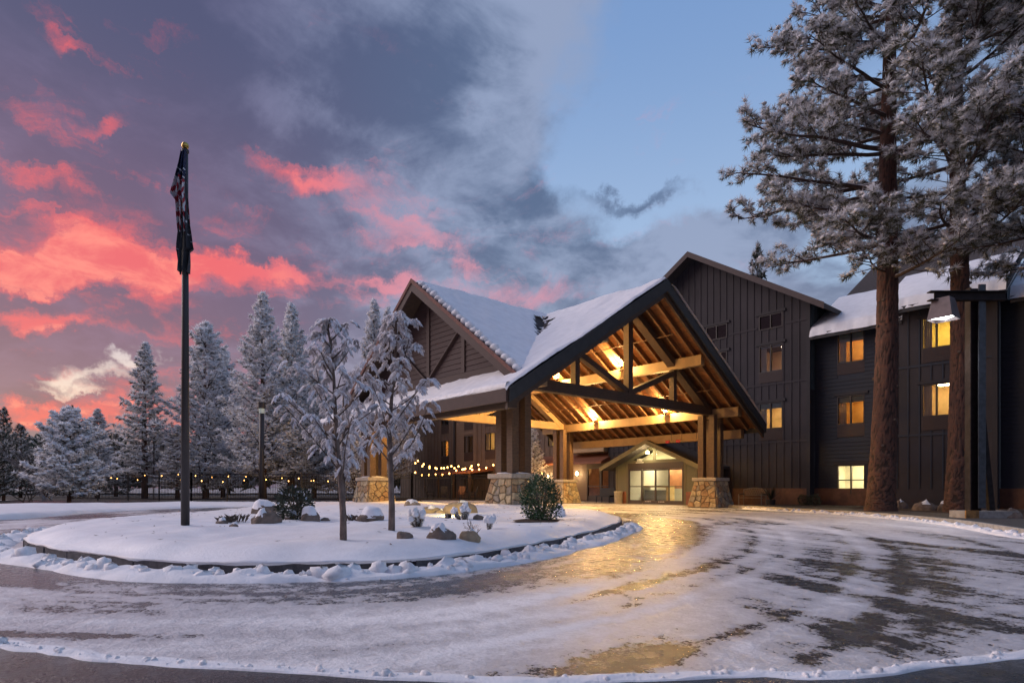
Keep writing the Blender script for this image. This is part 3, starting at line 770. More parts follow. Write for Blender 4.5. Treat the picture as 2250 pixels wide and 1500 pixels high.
def wing_roof(x0, x1, y, ev, run, seed, snow_to, ends=False):
    P = .62; ov = .55
    q = MB(); q.prism([(x0, y-ov, ev-P*ov+.12), (x0, y+run, ev+P*run+.12), (x0, y+run, ev+P*run-.10), (x0, y-ov, ev-P*ov-.10)], (x1-x0, 0, 0))
    q.build('wing_roof', M_shingle, hotel)
    MB().box(x0, x1, y-ov-.10, y-ov-.002, ev-P*ov-.22, ev-P*ov+.06).build('gutter', M_fascia, hotel)
    nx = int((x1-x0)/.1); ny = 26
    gx = np.linspace(x0-.02, x1+.02, nx); ty = np.linspace(0, 1, ny)
    X, T = np.meshgrid(gx, ty); lip = (fbm(X*3, X*0, seed)-.5)*.22
    Y = y-ov-.16+lip*(1-T)**6 + T*(snow_to+ov)
    th = .30*np.clip(np.minimum(T/.04, (1-T)/.05), 0, 1)**.5*(.75+.5*fbm(X*.6, Y*.6, seed+1))
    Zt = ev + P*(Y-y) + .12 + th
    Zt[0] = ev + P*(Y[0]-y) + .02
    fast('roof_snow', np.stack([X,Y,Zt],-1).reshape(-1,3), grid_faces(nx, ny), M_snow, parent=hotel, smooth=True)
wing_roof(GX1+.05, B0+.25, YW, EV1, 8.0, 5, 3.6)
wing_roof(B0-.3, B1+.4, YB, EVB, 8.0, 6, 3.0)
wing_roof(B1+.45, 15.3, YW, EV3, 8.0, 7, 4.2)
MB().add([(B1+.42,YB-.5,EVB-.4),(B1+.42,YB+4,EVB+2.2),(B1+.42,YB+4,EV3),(B1+.42,YB-.5,EV3-.5)], [(0,1,2,3)]).build('return_wall', M_teal, hotel)
# small tower on the ridge
tx0, tx1 = wx(1985, 40), wx(2032, 40)
tz0, tz1 = 11.5, wz(2005, 500, 40)
MB().box(tx0, tx1, 40, 43, tz0, tz1).build('roof_tower', mat('tower_panel', (.10,.115,.14), .6, .1, 4), hotel)
for i in range(5): MB().box(tx0+.2+i*(tx1-tx0-.4)/4-.03, tx0+.2+i*(tx1-tx0-.4)/4+.03, 39.97, 40, tz0, tz1).build('batten', M_lap, hotel)
MB().blob(((tx0+tx1)/2+2.6, 41.5, tz0+.4), 2.2, 1.6, 1.5, 3).build('roof_snow', M_snow, hotel, True)

# left wing behind the canopy, beside the terrace
LX0 = wx(880, YW)
lw = []
for (u0,u1,v0,v1,gr,lit) in ((1066,1088,950,989,.75,'warm'),(1020,1040,957,994,.75,'dim'),(970,986,968,1003,.7,'amber'),(1066,1088,880,917,.75,'dim'),(1020,1040,890,925,.75,'none'),(970,986,905,935,.75,'none'),(921,937,914,944,.7,'none'),
                             (1204,1234,948,980,.0,'yellow'),(1020,1040,1044,1080,0,'dim')):
    lw.append((rect(u0,u1,v0,v1,YW), gr, lit, 0, False))
holes = [(r[0], r[1], r[2]-gr, r[3]) for r,gr,*_ in lw]
FD0, FD1, FDZ = wx(1290,YW), wx(1352,YW), 2.75      # french doors
holes.append((FD0, FD1, 0.0, FDZ))
q = MB()
for a,b,c,d in wall_cells(LX0, GX0, 0, 9.4, holes): q.add([(a,YW,c),(b,YW,c),(b,YW,d),(a,YW,d)], [(0,1,2,3)])
M_lwing = mat('left_wing_siding', (0.115, 0.085, 0.07), .75, .12, 3)
M_lwing2 = mat('left_wing_lap', (0.16, 0.115, 0.085), .75, .12, 3)
lwall = q.build('left_wing_wall', M_lwing, hotel)
s0, s1 = wx(1002,YW), wx(1046,YW)
battens(lwall, YW, LX0+.1, s0-.2, .1, 9.3, holes, M_lwing, .55)
lap_siding(lwall, YW-.002, s0, s1, .1, 9.3, holes, M_lwing2, .2)
battens(lwall, YW, s1+.2, GX0-.1, 3.0, 9.3, holes, M_lwing, .55)
lap_siding(lwall, YW-.002, wx(1160,YW), GX0-.05, .1, 3.0, holes, M_lwing2, .2)
for r,gr,lit,bl,qd in lw: window(hotel, *r, YW, gr, lit, False, bl)
MB().box(s0-.22, s0-.02, YW-.14, YW-.003, 0, 9.3).build('downpipe', M_trim, hotel)
q = MB(); q.prism([(LX0-.5, YW-.7, 9.0),(LX0-.5, YW+8, 14.0),(LX0-.5, YW+8, 13.8),(LX0-.5, YW-.7, 8.8)], (GX0-LX0+.5, 0, 0)); q.build('wing_roof', M_shingle, hotel)
# copper awning over the french doors and a tan soffit box
a0, a1 = wx(1150,YW), wx(1352,YW)
MB().prism([(a0,YW-.003,3.35),(a0,YW-1.5,2.72),(a0,YW-1.5,2.58),(a0,YW-.003,2.9)], (a1-a0,0,0)).build('awning', M_copper, hotel)
MB().box(wx(1268,YW), wx(1345,YW), YW-.9, YW-.003, 3.42, 4.25).build('soffit_box', mat('tan_panel', (.42,.29,.16), .7, .1, 3), hotel)
aw0, aw1 = wx(1010,YW), wx(1085,YW)
MB().prism([(aw0,YW-.003,2.75),(aw0,YW-2.6,2.25),(aw0,YW-2.6,2.12),(aw0,YW-.003,2.4)], (aw1-aw0,0,0)).build('awning', M_copper, hotel)
for x in (aw0+.15, (aw0+aw1)/2, aw1-.15): MB().box(x-.08, x+.08, YW-2.5, YW-2.34, 0, 2.16).build('awning_post', M_timber, hotel)
# french doors: two glazed leaves into a warm dining room
fd = MB(); w_ = (FD1-FD0)
for a in (0, .5, 1): fd.box(FD0+w_*a-.09*(a>0), FD0+w_*a+.09*(a<1), YW-.05, YW+.1, 0, FDZ)
fd.box(FD0, FD1, YW-.052, YW+.1, 2.3, FDZ); 
fdo = fd.build('french_door', M_bronze, hotel)
for k in (0, 1):
    a = FD0+.12+k*w_/2; b = FD0+w_/2-.12+k*w_/2
    MB().box(a, b, YW-.02, YW+.05, 0, .42).build('door_panel', M_bronze, fdo)
    MB().box(a, b, YW-.03, YW+.05, 1.05, 1.12).build('push_bar', M_bronze, fdo)
    MB().add([(a,YW+.02,.42),(b,YW+.02,.42),(b,YW+.02,2.3),(a,YW+.02,2.3)], [(0,1,2,3)]).build('pane', M_glass, fdo)
m_ = mat('dining_wall', (.55,.30,.12), .8, .2, 2)
MB().add([(FD0-1,YW+.12,.02),(FD1+1,YW+.12,.02),(FD1+1,YW+4,.02),(FD0-1,YW+4,.02),(FD0-1,YW+.12,3),(FD1+1,YW+.12,3),(FD1+1,YW+4,3),(FD0-1,YW+4,3)],
         [(0,1,2,3),(7,6,5,4),(2,6,7,3),(0,3,7,4),(1,5,6,2)]).build('dining_room', m_, fdo)
for i in range(6): MB().lathe([(.02,0),(.07,.03),(.07,.10),(.02,.14)], 8, (FD0+.3+(i%3)*.7, YW+1.2+i*.35, 1.5+.25*((i*7)%4))).build('pendant_bulb', M_bulb, fdo)
for i in range(3): 
    cx = FD0+.4+i*.9
    MB().box(cx-.35, cx+.35, YW+1.5, YW+2.1, .72, .77).box(cx-.04, cx+.04, YW+1.76, YW+1.84, .02, .72).build('dining_table', mat('table_wood',(.35,.2,.09),.5), fdo)
# wall lights
def sconce(x, z, y, label, pw=30):
    t = thing('wall_light', label, 'wall light', (x, y, z), group='wall lights on the hotel')
    MB().box(-.07,.07,-.05,-.002,-.16,.16).build('back_plate', M_black, t)
    MB().lathe([(.03,-.14),(.085,-.10),(.085,.10),(.03,.14)], 12, (0,-.14,0)).build('lamp_shade', mat('sconce_glow',(1,.9,.7),.4,emit=((1,.74,.38),16.0)), t)
    l = bpy.data.lights.new('wall_light_lamp','POINT'); l.energy = pw; l.color = (1,.72,.38); l.shadow_soft_size = .12
    lo = bpy.data.objects.new('lamp', l); C.objects.link(lo); lo.parent = t; lo.location = (0,-.36,0)
sconce(wx(1207,YW), wz(1207,1047,YW), YW-.03, 'bright wall light left of the back stone pier', 45)
sconce(wx(1271,YW), wz(1271,1040,YW), YW-.03, 'bright wall light beside the french doors under the copper awning', 35)

# ------------------------------------------------------------------ entrance vestibule
YV = 29.3
VX0, VX1 = wx(1354,YV), wx(1533,YV); VC = (VX0+VX1)/2
DX0, DX1 = wx(1381,YV), wx(1503,YV); DZ = wz(1440, 1016, YV)
VZ = wz(1438, 972, YV); PV = .44
vz_ = lambda x: VZ - PV*abs(x-VC)
ves = thing('entrance_vestibule', 'olive lap-sided gabled entrance with glazed sliding doors and the number 11951', 'entrance', (0,0,0))
tri_l = [(VC-1.55, VZ-.98), (VC-.12, VZ-.98), (VC-.12, VZ-.38)]
q = MB(); eh = vz_(VX1) - .12
for a,b,c,d in wall_cells(VX0, VX1, 0, eh, [(DX0,DX1,0,DZ)]): q.add([(a,YV,c),(b,YV,c),(b,YV,d),(a,YV,d)], [(0,1,2,3)])
ztri = max(eh, VZ-.98)
# gable with two triangular lights left open
zt = VZ-.22
def poly(pts): q.add([(a,YV,b) for a,b in pts], [tuple(range(len(pts)))])
eL = lambda z: VC-(VZ-.12-z)/PV; eR = lambda z: VC+(VZ-.12-z)/PV
poly([(VX0,eh),(VX1,eh),(eR(ztri),ztri),(eL(ztri),ztri)])
for s in (-1,1):
    X = lambda d: VC+s*d
    poly([(X(1.55),ztri),(X((VZ-.12-ztri)/PV),ztri),(VC,VZ-.12),(X(.12),VZ-.38)][::s])
    poly([(VC,ztri),(X(.12),ztri),(X(.12),VZ-.38),(VC,VZ-.12)][::s])
q.add([(VX1,YV,0),(VX1,YG,0),(VX1,YG,eh),(VX1,YV,eh)], [(0,1,2,3)]).add([(VX0,YV,0),(VX0,YG,0),(VX0,YG,eh),(VX0,YV,eh)], [(3,2,1,0)])
vwall = q.build('front_wall', M_olive, ves)
lap_siding(vwall, YV-.002, VX0+.12, VX1-.12, .75, eh, [(DX0-.14,DX1+.14,0,DZ+.3)], M_olive, .17)
lap_siding(vwall, YV-.002, VX0, VX1, eh, VZ-1.0, [], M_olive, .17, lambda z: (max(eL(z),VX0)+.03, min(eR(z),VX1)-.03))
for a,b in ((VX0-.01,VX0+.12),(VX1-.12,VX1+.01)): trim(vwall, 'corner_board', M_olivetrim, a, b, YV, .04, 0, eh)
for a,b in ((DX0-.14,DX0),(DX1,DX1+.14)): trim(vwall, 'door_casing', M_olivetrim, a, b, YV, .045, 0, DZ+.14)
trim(vwall, 'door_casing', M_olivetrim, DX0, DX1, YV, .045, DZ, DZ+.14)
trim(vwall, 'base_board', M_copper, VX0+.12, DX0-.14, YV, .04, 0, .75); trim(vwall, 'base_board', M_copper, DX1+.14, VX1-.12, YV, .04, 0, .75)
for s in (-1,1):
    MB().add([(VC+s*1.50,YV+.03,VZ-.97),(VC+s*.13,YV+.03,VZ-.97),(VC+s*.13,YV+.03,VZ-.40)], [(0,1,2)]).build('gable_pane', M_glass, ves)
q = MB()
for s in (-1,1):
    e = VC+s*(VX1-VC+.62)
    q.prism([(VC,YV-.85,VZ+.10),(e,YV-.85,VZ+.10-PV*abs(e-VC)),(e,YV-.85,VZ-.06-PV*abs(e-VC)),(VC,YV-.85,VZ-.06)], (0, YG-YV+.84, 0))
q.build('roof', M_shingle, ves)
q = MB()
for s in (-1,1):
    e = VC+s*(VX1-VC+.62)
    q.prism([(VC,YV-.90,VZ+.12),(e,YV-.90,VZ+.12-PV*abs(e-VC)),(e,YV-.90,VZ-.13-PV*abs(e-VC)),(VC,YV-.90,VZ-.13)], (0,.047,0))
q.build('rake_board', M_olivetrim, ves)
# sliding doors: four glazed leaves
dr = MB(); W = DX1-DX0; dr.box(DX0, DX1, YV-.06, YV+.08, DZ-.36, DZ); dr.box(DX0, DX0+.06, YV-.06, YV+.08, 0, DZ-.36); dr.box(DX1-.06, DX1, YV-.06, YV+.08, 0, DZ-.36)
dro = dr.build('sliding_door', M_bronze, ves)
for k in range(4):
    a = DX0+.06+(W-.12)*k/4; b = DX0+.06+(W-.12)*(k+1)/4; t = .055; yy = YV+(.0 if k in (0,3) else .05)
    zt_ = DZ-.365; zm = 1.02
    MB().box(a+.003,a+t,yy-.02,yy+.02,.01,zt_).box(b-t,b-.003,yy-.02,yy+.02,.01,zt_).box(a+t,b-t,yy-.02,yy+.02,.01,.24).box(a+t,b-t,yy-.02,yy+.02,zt_-.08,zt_).box(a+t,b-t,yy-.02,yy+.02,zm,zm+.05).build('door_leaf', M_bronze, dro)
    for c,d in ((.24,zm),(zm+.05,zt_-.08)): MB().add([(a+t,yy,c),(b-t,yy,c),(b-t,yy,d),(a+t,yy,d)], [(0,1,2,3)]).build('pane', M_glass, dro)
    if k in (1,2):
        for j in range(4): MB().box(a+.2+j*.11, a+.27+j*.11, yy-.024, yy-.021, .15, .18).build('door_decal', M_white, dro)
# house number
cu = bpy.data.curves.new('number', 'FONT'); cu.body = '11951'; cu.size = .27; cu.extrude = .012; cu.align_x = 'CENTER'
tmp = bpy.data.objects.new('tmp', cu); C.objects.link(tmp); bpy.context.view_layer.update()
me = bpy.data.meshes.new_from_object(tmp.evaluated_get(bpy.context.evaluated_depsgraph_get())); bpy.data.objects.remove(tmp)
M_num = mat('number_white', (.85,.83,.75), .5); me.materials.clear(); me.materials.append(M_num)
nx_, nz_ = wx(1407,YV), wz(1407,1015,YV)
num = link('house_number', me, ves); num.location = (nx_, YV-.075, nz_+.03); num.rotation_euler = (PI/2,0,0); num.scale = (.62,1,1)
MB().box(nx_-.27, nx_+.27, YV-.085, YV-.05, nz_-.04, nz_-.005).build('number_ledge', M_num, ves)
# entrance lamp under the gable
el_ = thing('entrance_lamp', 'lit lamp above the entrance doors under the small gable', 'lamp', (wx(1428,YV), YV-.03, wz(1424,993,YV)))
MB().box(-.06,.06,-.12,0,-.06,.06).build('bracket', M_black, el_); MB().lathe([(.02,-.10),(.10,-.09),(.07,.04),(.02,.06)], 12, (0,-.2,0)).build('lamp_head', M_lampglow, el_)
l = bpy.data.lights.new('entrance_lamp_light','POINT'); l.energy = 32; l.color = (1,.80,.42); l.shadow_soft_size = .1
lo = bpy.data.objects.new('lamp', l); C.objects.link(lo); lo.parent = el_; lo.location = (0,-.45,-.12)
# lobby behind the doors
lob = MB(); X0,X1,Y0,Y1 = VX0+.05, VX1-.05, YV+.12, YV+6.4
LZ = DZ+.07
lob.add([(X0,Y0,.02),(X1,Y0,.02),(X1,Y1,.02),(X0,Y1,.02),(X0,Y0,LZ),(X1,Y0,LZ),(X1,Y1,LZ),(X0,Y1,LZ)], [(0,1,2,3),(2,6,7,3),(0,3,7,4),(1,5,6,2)])
lob.build('lobby', mat('lobby_wall', (.60,.58,.47), .7, .06, 2), ves)
MB().add([(X0,Y0,LZ),(X1,Y0,LZ),(X1,Y1,LZ),(X0,Y1,LZ)], [(3,2,1,0)]).build('lobby_ceiling', mat('lobby_ceiling', (.7,.68,.6), .8), ves)
q = MB(); q.add([(VC-2.0,YV+.9,VZ-1.05),(VC+2.0,YV+.9,VZ-1.05),(VC,YV+.9,VZ-.17)], [(0,1,2)]); q.build('added_gable_board', mat('cream_board', (.72,.68,.5), .8), ves)  # added board that catches the glow behind the gable panes
MB().tube([(VC-1.3,YV+.45,VZ-1.06),(VC+1.3,YV+.45,VZ-1.06)], .03, 6).build('added_gable_glow', mat('tube_glow', (1,.9,.7), .4, emit=((1,.85,.5), 14.0)), ves)  # added glowing tube, there only to make the gable panes look lit
lp = mat('lobby_panel_light', (1,.95,.8), .4, emit=((1,.86,.58), 26.0))
for i in range(3): MB().box(X0+.5+i*1.5, X0+1.4+i*1.5, Y0+3.2, Y0+3.8, LZ-.05, LZ-.01).build('ceiling_light', lp, ves)
dk = thing('reception_desk', 'pale wood reception desk with a grey front seen through the sliding doors', 'desk', (wx(1437,Y0+3.0), Y0+3.0, .02))
MB().box(-1.3,1.3,-.35,.35,.98,1.08).build('desk_top', mat('desk_wood',(.50,.34,.13),.4,.15,4), dk)
for x in (-1.3,1.16): MB().box(x,x+.14,-.35,.35,0,.979).build('desk_side', MATS['desk_wood'], dk)
MB().box(-1.1,1.1,-.28,-.22,.0,.8).build('desk_front', mat('desk_grey',(.25,.25,.23),.6), dk)
da = thing('wall_disc', 'round golden wood disc on a dark panel behind the reception desk', 'wall art', (wx(1412,Y1-.1), Y1-.04, 1.75))
MB().box(-.62,.62,-.03,.03,-.9,.9).build('backing_panel', mat('dark_panel',(.16,.10,.06),.6), da)
q = MB(); q.lathe([(.02,0),(.55,0),(.55,.05),(.02,.05)], 28); do = q.build('disc', mat('gold_wood',(.72,.44,.12),.4,.2,6), da); do.rotation_euler = (PI/2,0,0); do.location = (0,-.032,0)
for i, u in enumerate((1434,1446,1463)):
    ri = thing('wall_ring', ('small dark ring on the lobby wall beside the golden disc','middle dark ring on the lobby wall','rightmost dark ring on the lobby wall')[i], 'wall art', (wx(u,Y1-.1), Y1-.05, 1.55), group='rings on the lobby wall')
    MB().tube([(.2*math.cos(a*PI/10),0,.26*math.sin(a*PI/10)) for a in range(21)], .025, 5, False).build('ring', M_black, ri)
cab = thing('lobby_cabinet', 'rust wood cabinet at the right end of the lobby', 'cabinet', (wx(1490,Y0+4), Y0+4, .02))
MB().box(-.5,.5,-.25,.25,.9,2.3).build('upper', mat('rust_wood',(.42,.18,.08),.5,.2,3), cab); MB().box(-.5,.5,-.25,.25,0,.88).build('lower', mat('pale_front',(.5,.47,.36),.6), cab)
# ================================================================== entrance canopy
XF, XB, YN, YR = -16.2, -26.5, 14.25, 27.5
RY, RZT, PA = 20.85, 9.39, .625
XO, XO2 = -14.29, -28.4
EY0, EY1 = RY - 8.5, RY + 8.45
za = lambda y: RZT - PA*abs(y - RY)
can = thing('entrance_canopy', 'large timber drive-through entrance canopy with snowy cross-gable roof on stone piers', 'canopy', (0,0,0))
cosA = 1/math.sqrt(1+PA*PA)
# roof deck, two slopes
for e, nm in ((EY0,'l'),(EY1,'r')):
    q = MB(); t = .10
    q.prism([(XO2,RY,RZT-t),(XO2,RY,RZT-.02),(XO2,e,za(e)-.02),(XO2,e,za(e)-t)], (XO-XO2,0,0)); q.build('roof_deck', M_deck, can)
    q = MB(); q.prism([(XO2,RY,RZT-.018),(XO2,RY,RZT+.03),(XO2,e,za(e)+.03),(XO2,e,za(e)-.018)], (XO-XO2,0,0)); q.build('shingles', M_shingle, can)
# rafters
me = None
for sgn in (-1, 1):
    e = EY0+.12 if sgn < 0 else EY1-.12
    x = XO2+.3
    while x < XO-.1:
        L = abs(e-RY)/cosA
        if me is None:
            ob = MB().box(-.05,.05,0,1,-.24,0).build('rafter', M_rafter, can); me = ob.data
        else: ob = link('rafter', me, can)
        ob.location = (x, RY, RZT-.10); ob.scale = (1, L*sgn, 1); ob.rotation_euler = (-sgn*math.atan(PA), 0, 0)
        x += .62
# rake fascia front and back, eave fascia
M_rake = M_fascia
for x, nm in ((XO,'f'),(XO2-.09,'b')):
    for e in (EY0, EY1):
        q = MB(); q.prism([(x,RY,RZT+.06),(x,e,za(e)+.06),(x,e,za(e)-.40),(x,RY,RZT-.42)], (.09,0,0)); q.build('rake_board', M_rake, can)
        q = MB(); q.prism([(x-.13 if nm=='f' else x+.10,RY-.01*(e<RY),RZT-.36),(x-.13 if nm=='f' else x+.10,e,za(e)-.36),(x-.13 if nm=='f' else x+.10,e,za(e)-.62),(x-.13 if nm=='f' else x+.10,RY,RZT-.64)], (.10,0,0)); q.build('barge_rafter', M_timber, can)
MB().box(XO2, XO, EY0-.09, EY0-.003, za(EY0)-.38, za(EY0)+.03).build('eave_fascia', M_redtrim, can)
MB().box(XO2, XO, EY1+.003, EY1+.09, za(EY1)-.36, za(EY1)+.03).build('eave_fascia', M_fascia, can)
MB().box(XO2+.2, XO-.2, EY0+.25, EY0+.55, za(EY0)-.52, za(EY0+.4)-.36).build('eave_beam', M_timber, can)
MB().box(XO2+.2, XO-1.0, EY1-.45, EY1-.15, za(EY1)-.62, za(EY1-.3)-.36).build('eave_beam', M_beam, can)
# header beams and purlins
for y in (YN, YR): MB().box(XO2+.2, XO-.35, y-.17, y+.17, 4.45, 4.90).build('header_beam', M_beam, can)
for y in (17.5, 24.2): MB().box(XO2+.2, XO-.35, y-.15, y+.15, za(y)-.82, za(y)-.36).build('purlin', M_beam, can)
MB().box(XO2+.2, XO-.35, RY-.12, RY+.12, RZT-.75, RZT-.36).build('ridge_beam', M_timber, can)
# trusses
def truss(x, m_, back=False):
    t = MB().box(x-.17, x+.17, YN-.7, YR+.7, 4.60, 5.03).build('truss', m_, can)    # bottom chord
    w = .30
    MB().box(x-.14, x+.14, RY-.15, RY+.15, 5.032, RZT-.85).build('king_post', m_, t)
    for s in (-1, 1):
        y = RY + s*3.35
        MB().box(x-.13, x+.13, y-.13, y+.13, 5.032, za(y)-.83).build('post', m_, t)
        MB().beam((x, RY+s*.17, 5.12), (x, y-s*.13, za(y)-1.0), .24, .26, (1,0,0)).build('diagonal', m_, t)
        MB().beam((x, RY+s*.02, RZT-.60), (x, RY+s*7.2, RZT-.60-PA*7.2), .30, .40, (1,0,0)).build('top_chord', m_, t)
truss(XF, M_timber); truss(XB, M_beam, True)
# mid truss light struts behind
# posts on piers
for cx in (XF, XB):
    for cy in (YN, YR):
        for dx in (-.30, .30):
            for dy in (-.30, .30):
                MB().box(cx+dx-.15, cx+dx+.15, cy+dy-.15, cy+dy+.15, 1.49, 4.598).build('post', M_post, can)

# ------------------------------------------------------------------ stone piers
def clip(poly, a, b, c):
    out = []
    for i in range(len(poly)):
        p, q = poly[i], poly[(i+1) % len(poly)]
        dp = a*p[0]+b*p[1]-c; dq = a*q[0]+b*q[1]-c
        if dp <= 0: out.append(p)
        if dp*dq < 0:
            t = dp/(dp-dq); out.append((p[0]+(q[0]-p[0])*t, p[1]+(q[1]-p[1])*t))
    return out
PB, PT, PH = .80, .56, 1.30           # half widths at ground and under the cap, height
def stones_for_face(seed):
    r_ = random.Random(seed); H = math.hypot(PH, PB-PT)
    seeds = []
    rows = 5
    for i in range(rows):
        zc = (i+.5)/rows*H; hw = PB+(PT-PB)*(i+.5)/rows; n = 4 if i % 2 == 0 else 5
        for j in range(n): seeds.append(((-1+2*(j+.5)/n)*hw + r_.uniform(-.13,.13), zc + r_.uniform(-.10,.10)))
    res = []
    for k, s in enumerate(seeds):
        p = [(-PB,0),(PB,0),(PT,H),(-PT,H)]
        for j, o_ in enumerate(seeds):
            if j == k: continue
            a, b = o_[0]-s[0], o_[1]-s[1]; p = clip(p, a, b, a*(s[0]+o_[0])/2 + b*(s[1]+o_[1])/2)
            if len(p) < 3: break
        if len(p) < 3: continue
        c = (sum(v[0] for v in p)/len(p), sum(v[1] for v in p)/len(p))
        def sh(d): 
            o_ = []
            for v in p:
                L = math.hypot(v[0]-c[0], v[1]-c[1]) or 1; o_.append((v[0]-(v[0]-c[0])/L*d, v[1]-(v[1]-c[1])/L*d))
            return o_
        h = .035 + r_.uniform(0,.035); A, B, D = sh(.016), sh(.022), sh(.05)
        V = [(x,0,z) for x,z in A] + [(x+r_.uniform(-.006,.006),-h*.75,z) for x,z in B] + [(x,-h+r_.uniform(-.012,.012),z) for x,z in D]
        n = len(p); F = [(i,(i+1)%n,n+(i+1)%n,n+i) for i in range(n)] + [(n+i,n+(i+1)%n,2*n+(i+1)%n,2*n+i) for i in range(n)] + [tuple(range(2*n,3*n))]
        me = bpy.data.meshes.new('stone'); me.from_pydata(V, [], F); me.materials.append(r_.choice(M_stones)); res.append(me)
    return res
FACES = [stones_for_face(40+k) for k in range(4)]
core = MB().add([(-PB,-PB,0),(PB,-PB,0),(PB,PB,0),(-PB,PB,0),(-PT,-PT,PH),(PT,-PT,PH),(PT,PT,PH),(-PT,PT,PH)], [(0,1,5,4),(1,2,6,5),(2,3,7,6),(3,0,4,7),(4,5,6,7)])
tilt = math.atan2(PB-PT, PH)
for k, (cx, cy, gz) in enumerate(((XF,YN,.12),(XF,YR,0),(XB,YN,.10),(XB,YR,0))):
    p = core.build('stone_pier', M_mortar, can); p.location = (cx, cy, 0); p.scale = (1,1,1)
    for fi in range(4):
        for me in FACES[(fi+k) % 4]:
            s = link('stone', me, p); a = fi*PI/2
            s.matrix_local = Matrix.Rotation(a, 4, 'Z') @ Matrix.Translation((0,-PB,0)) @ Matrix.Rotation(-tilt, 4, 'X')
    cp = MB(); w = .66
    cp.lathe([(w*1.36,0),(w*1.414,.02),(w*1.414,.15),(w*1.38,.17)], 4)
    c = cp.build('cap_stone', M_cap, p); c.location = (0,0,PH+.01); c.rotation_euler = (0,0,PI/4)
    if k in (0,2):
        q = MB(); q.blob((0,0,0), .62,.62,.07, 5+k, 20, 6, .08, 0.0); sn = q.build('snow', M_snow, p, True); sn.location = (0,0,PH+.18)

# ------------------------------------------------------------------ cross gable towards the drive (left)
BX, BY, PBG = -21.2, 13.2, .735
zb = lambda x: RZT - PBG*abs(x-BX)
hb = (RZT - za(BY)) / PBG
for s in (-1,1):
    for (t0,t1,m_,nm) in ((-.10,-.02,M_timber,'roof_deck'),(-.018,.03,M_shingle,'shingles')):
        A = [(BX,BY,RZT+.02),(BX,RY,RZT+.02),(BX+s*(hb+.05),BY,za(BY)-.02)]
        q = MB(); q.prism([(a,b,c+t0) for a,b,c in A][::s], (0,0,t1-t0)); q.build(nm, m_, can)
    q = MB(); e = BX+s*(hb+.1)
    q.prism([(BX,BY-.10,RZT+.10),(e,BY-.10,zb(e)+.10),(e,BY-.10,zb(e)-.34),(BX,BY-.10,RZT-.38)], (0,.097,0)); q.build('rake_board', M_redtrim, can)
    q = MB(); q.prism([(BX,BY-.14,RZT+.14),(e,BY-.14,zb(e)+.14),(e,BY-.14,zb(e)-.02),(BX,BY-.14,RZT-.03)], (0,.04,0)); q.build('rake_trim', mat('red_shingle_edge',(.17,.075,.06),.8,.3,12,.5,30), can)
YGW = 13.95
gz0 = za(YGW)-.05
q = MB(); hw = (RZT-.1-gz0)/PBG
q.add([(BX-hw,YGW,gz0),(BX+hw,YGW,gz0),(BX,YGW,RZT-.1)], [(0,1,2)]); gwl = q.build('cross_gable_wall', M_redlap, can)
lap_siding(gwl, YGW-.002, BX-hw, BX+hw, gz0+.42, RZT-.5, [], M_redlap, .205, lambda z: (BX-(RZT-.14-z)/PBG, BX+(RZT-.14-z)/PBG))
trim(gwl, 'base_band', M_redtrim, BX-hw+.2, BX+hw-.2, YGW, .06, gz0, gz0+.40)
for x in (BX, BX-2.45, BX+2.45): trim(gwl, 'upright', M_redtrim, x-.10, x+.10, YGW, .07, gz0+.402, zb(x)-.25)
for s in (-1,1):
    MB().beam((BX+s*.14, YGW-.05, gz0+.48), (BX+s*2.36, YGW-.05, zb(BX+2.4)-.42), .06, .17, (0,1,0)).build('diagonal', M_redtrim, gwl)
hw2 = hw-.1
MB().add([(BX-hw2,YGW+.03,gz0),(BX,YGW+.03,RZT-.2),(BX+hw2,YGW+.03,gz0)], [(2,1,0)]).build('gable_back', M_timber, can)

# ------------------------------------------------------------------ snow on the canopy roof
def roof_snow(name, fz, x0, x1, y0, y1, keep, step=.09, seed=0, th0=.17):
    gx = np.arange(x0, x1+step, step); gy = np.arange(y0, y1+step, step); X, Y = np.meshgrid(gx, gy)
    K = keep(X, Y)
    th = th0*(.55+1.0*fbm(X*.7, Y*.7, seed)) + .09*(fbm(X*3.3, Y*3.3, seed+3)-.5)
    # shingle courses still show through as faint ripples
    th = th + .004*np.sin((Y if name == 'a' else X)*2*PI/.36)
    # thin to nothing at borders
    Kf = K.astype(float); sm = Kf.copy()
    for _ in range(3):
        p = np.pad(sm, 1, mode='edge' if False else 'constant'); sm = (p[:-2,1:-1]+p[2:,1:-1]+p[1:-1,:-2]+p[1:-1,2:]+sm)/5
    th = th*np.clip(sm*2.2-1.0, 0, 1)**.5
    Z = fz(X, Y)+.02+th
    F = grid_faces(len(gx), len(gy)); kk = K.ravel(); F = F[kk[F].all(1)]
    used = np.unique(F); remap = -np.ones(len(kk), int); remap[used] = np.arange(len(used))
    V = np.stack([X,Y,Z],-1).reshape(-1,3)[used]
    return fast('roof_snow', V, remap[F], M_snow, parent=can, smooth=True)
A_ = lambda X,Y: RZT - PA*np.abs(Y-RY)
B_ = lambda X,Y: RZT - PBG*np.abs(X-BX)
vx = BX + PA*(RY-18.3)/PBG
def bare(X, Y):     # a wind-scoured hole along the valley
    t = (RY-Y); xv = BX + PA*t/PBG
    return (np.abs(X-xv-.05) < .75*np.clip((t-.7)/.7,0,1)*np.clip((3.6-t)/1.9,0,1)*(.1+1.3*fbm(X*3.2+4,Y*5.5,8))) & (t>.7) & (t<3.6) & (vnoise(X*1.5, t*6.5, 4) < .66)
roof_snow('a', A_, XO2+.02, XO+.03, EY0-.10, RY+.05, lambda X,Y: ((A_(X,Y) >= B_(X,Y)-.45) | (Y < YGW-.05)) & ~bare(X,Y), seed=3)
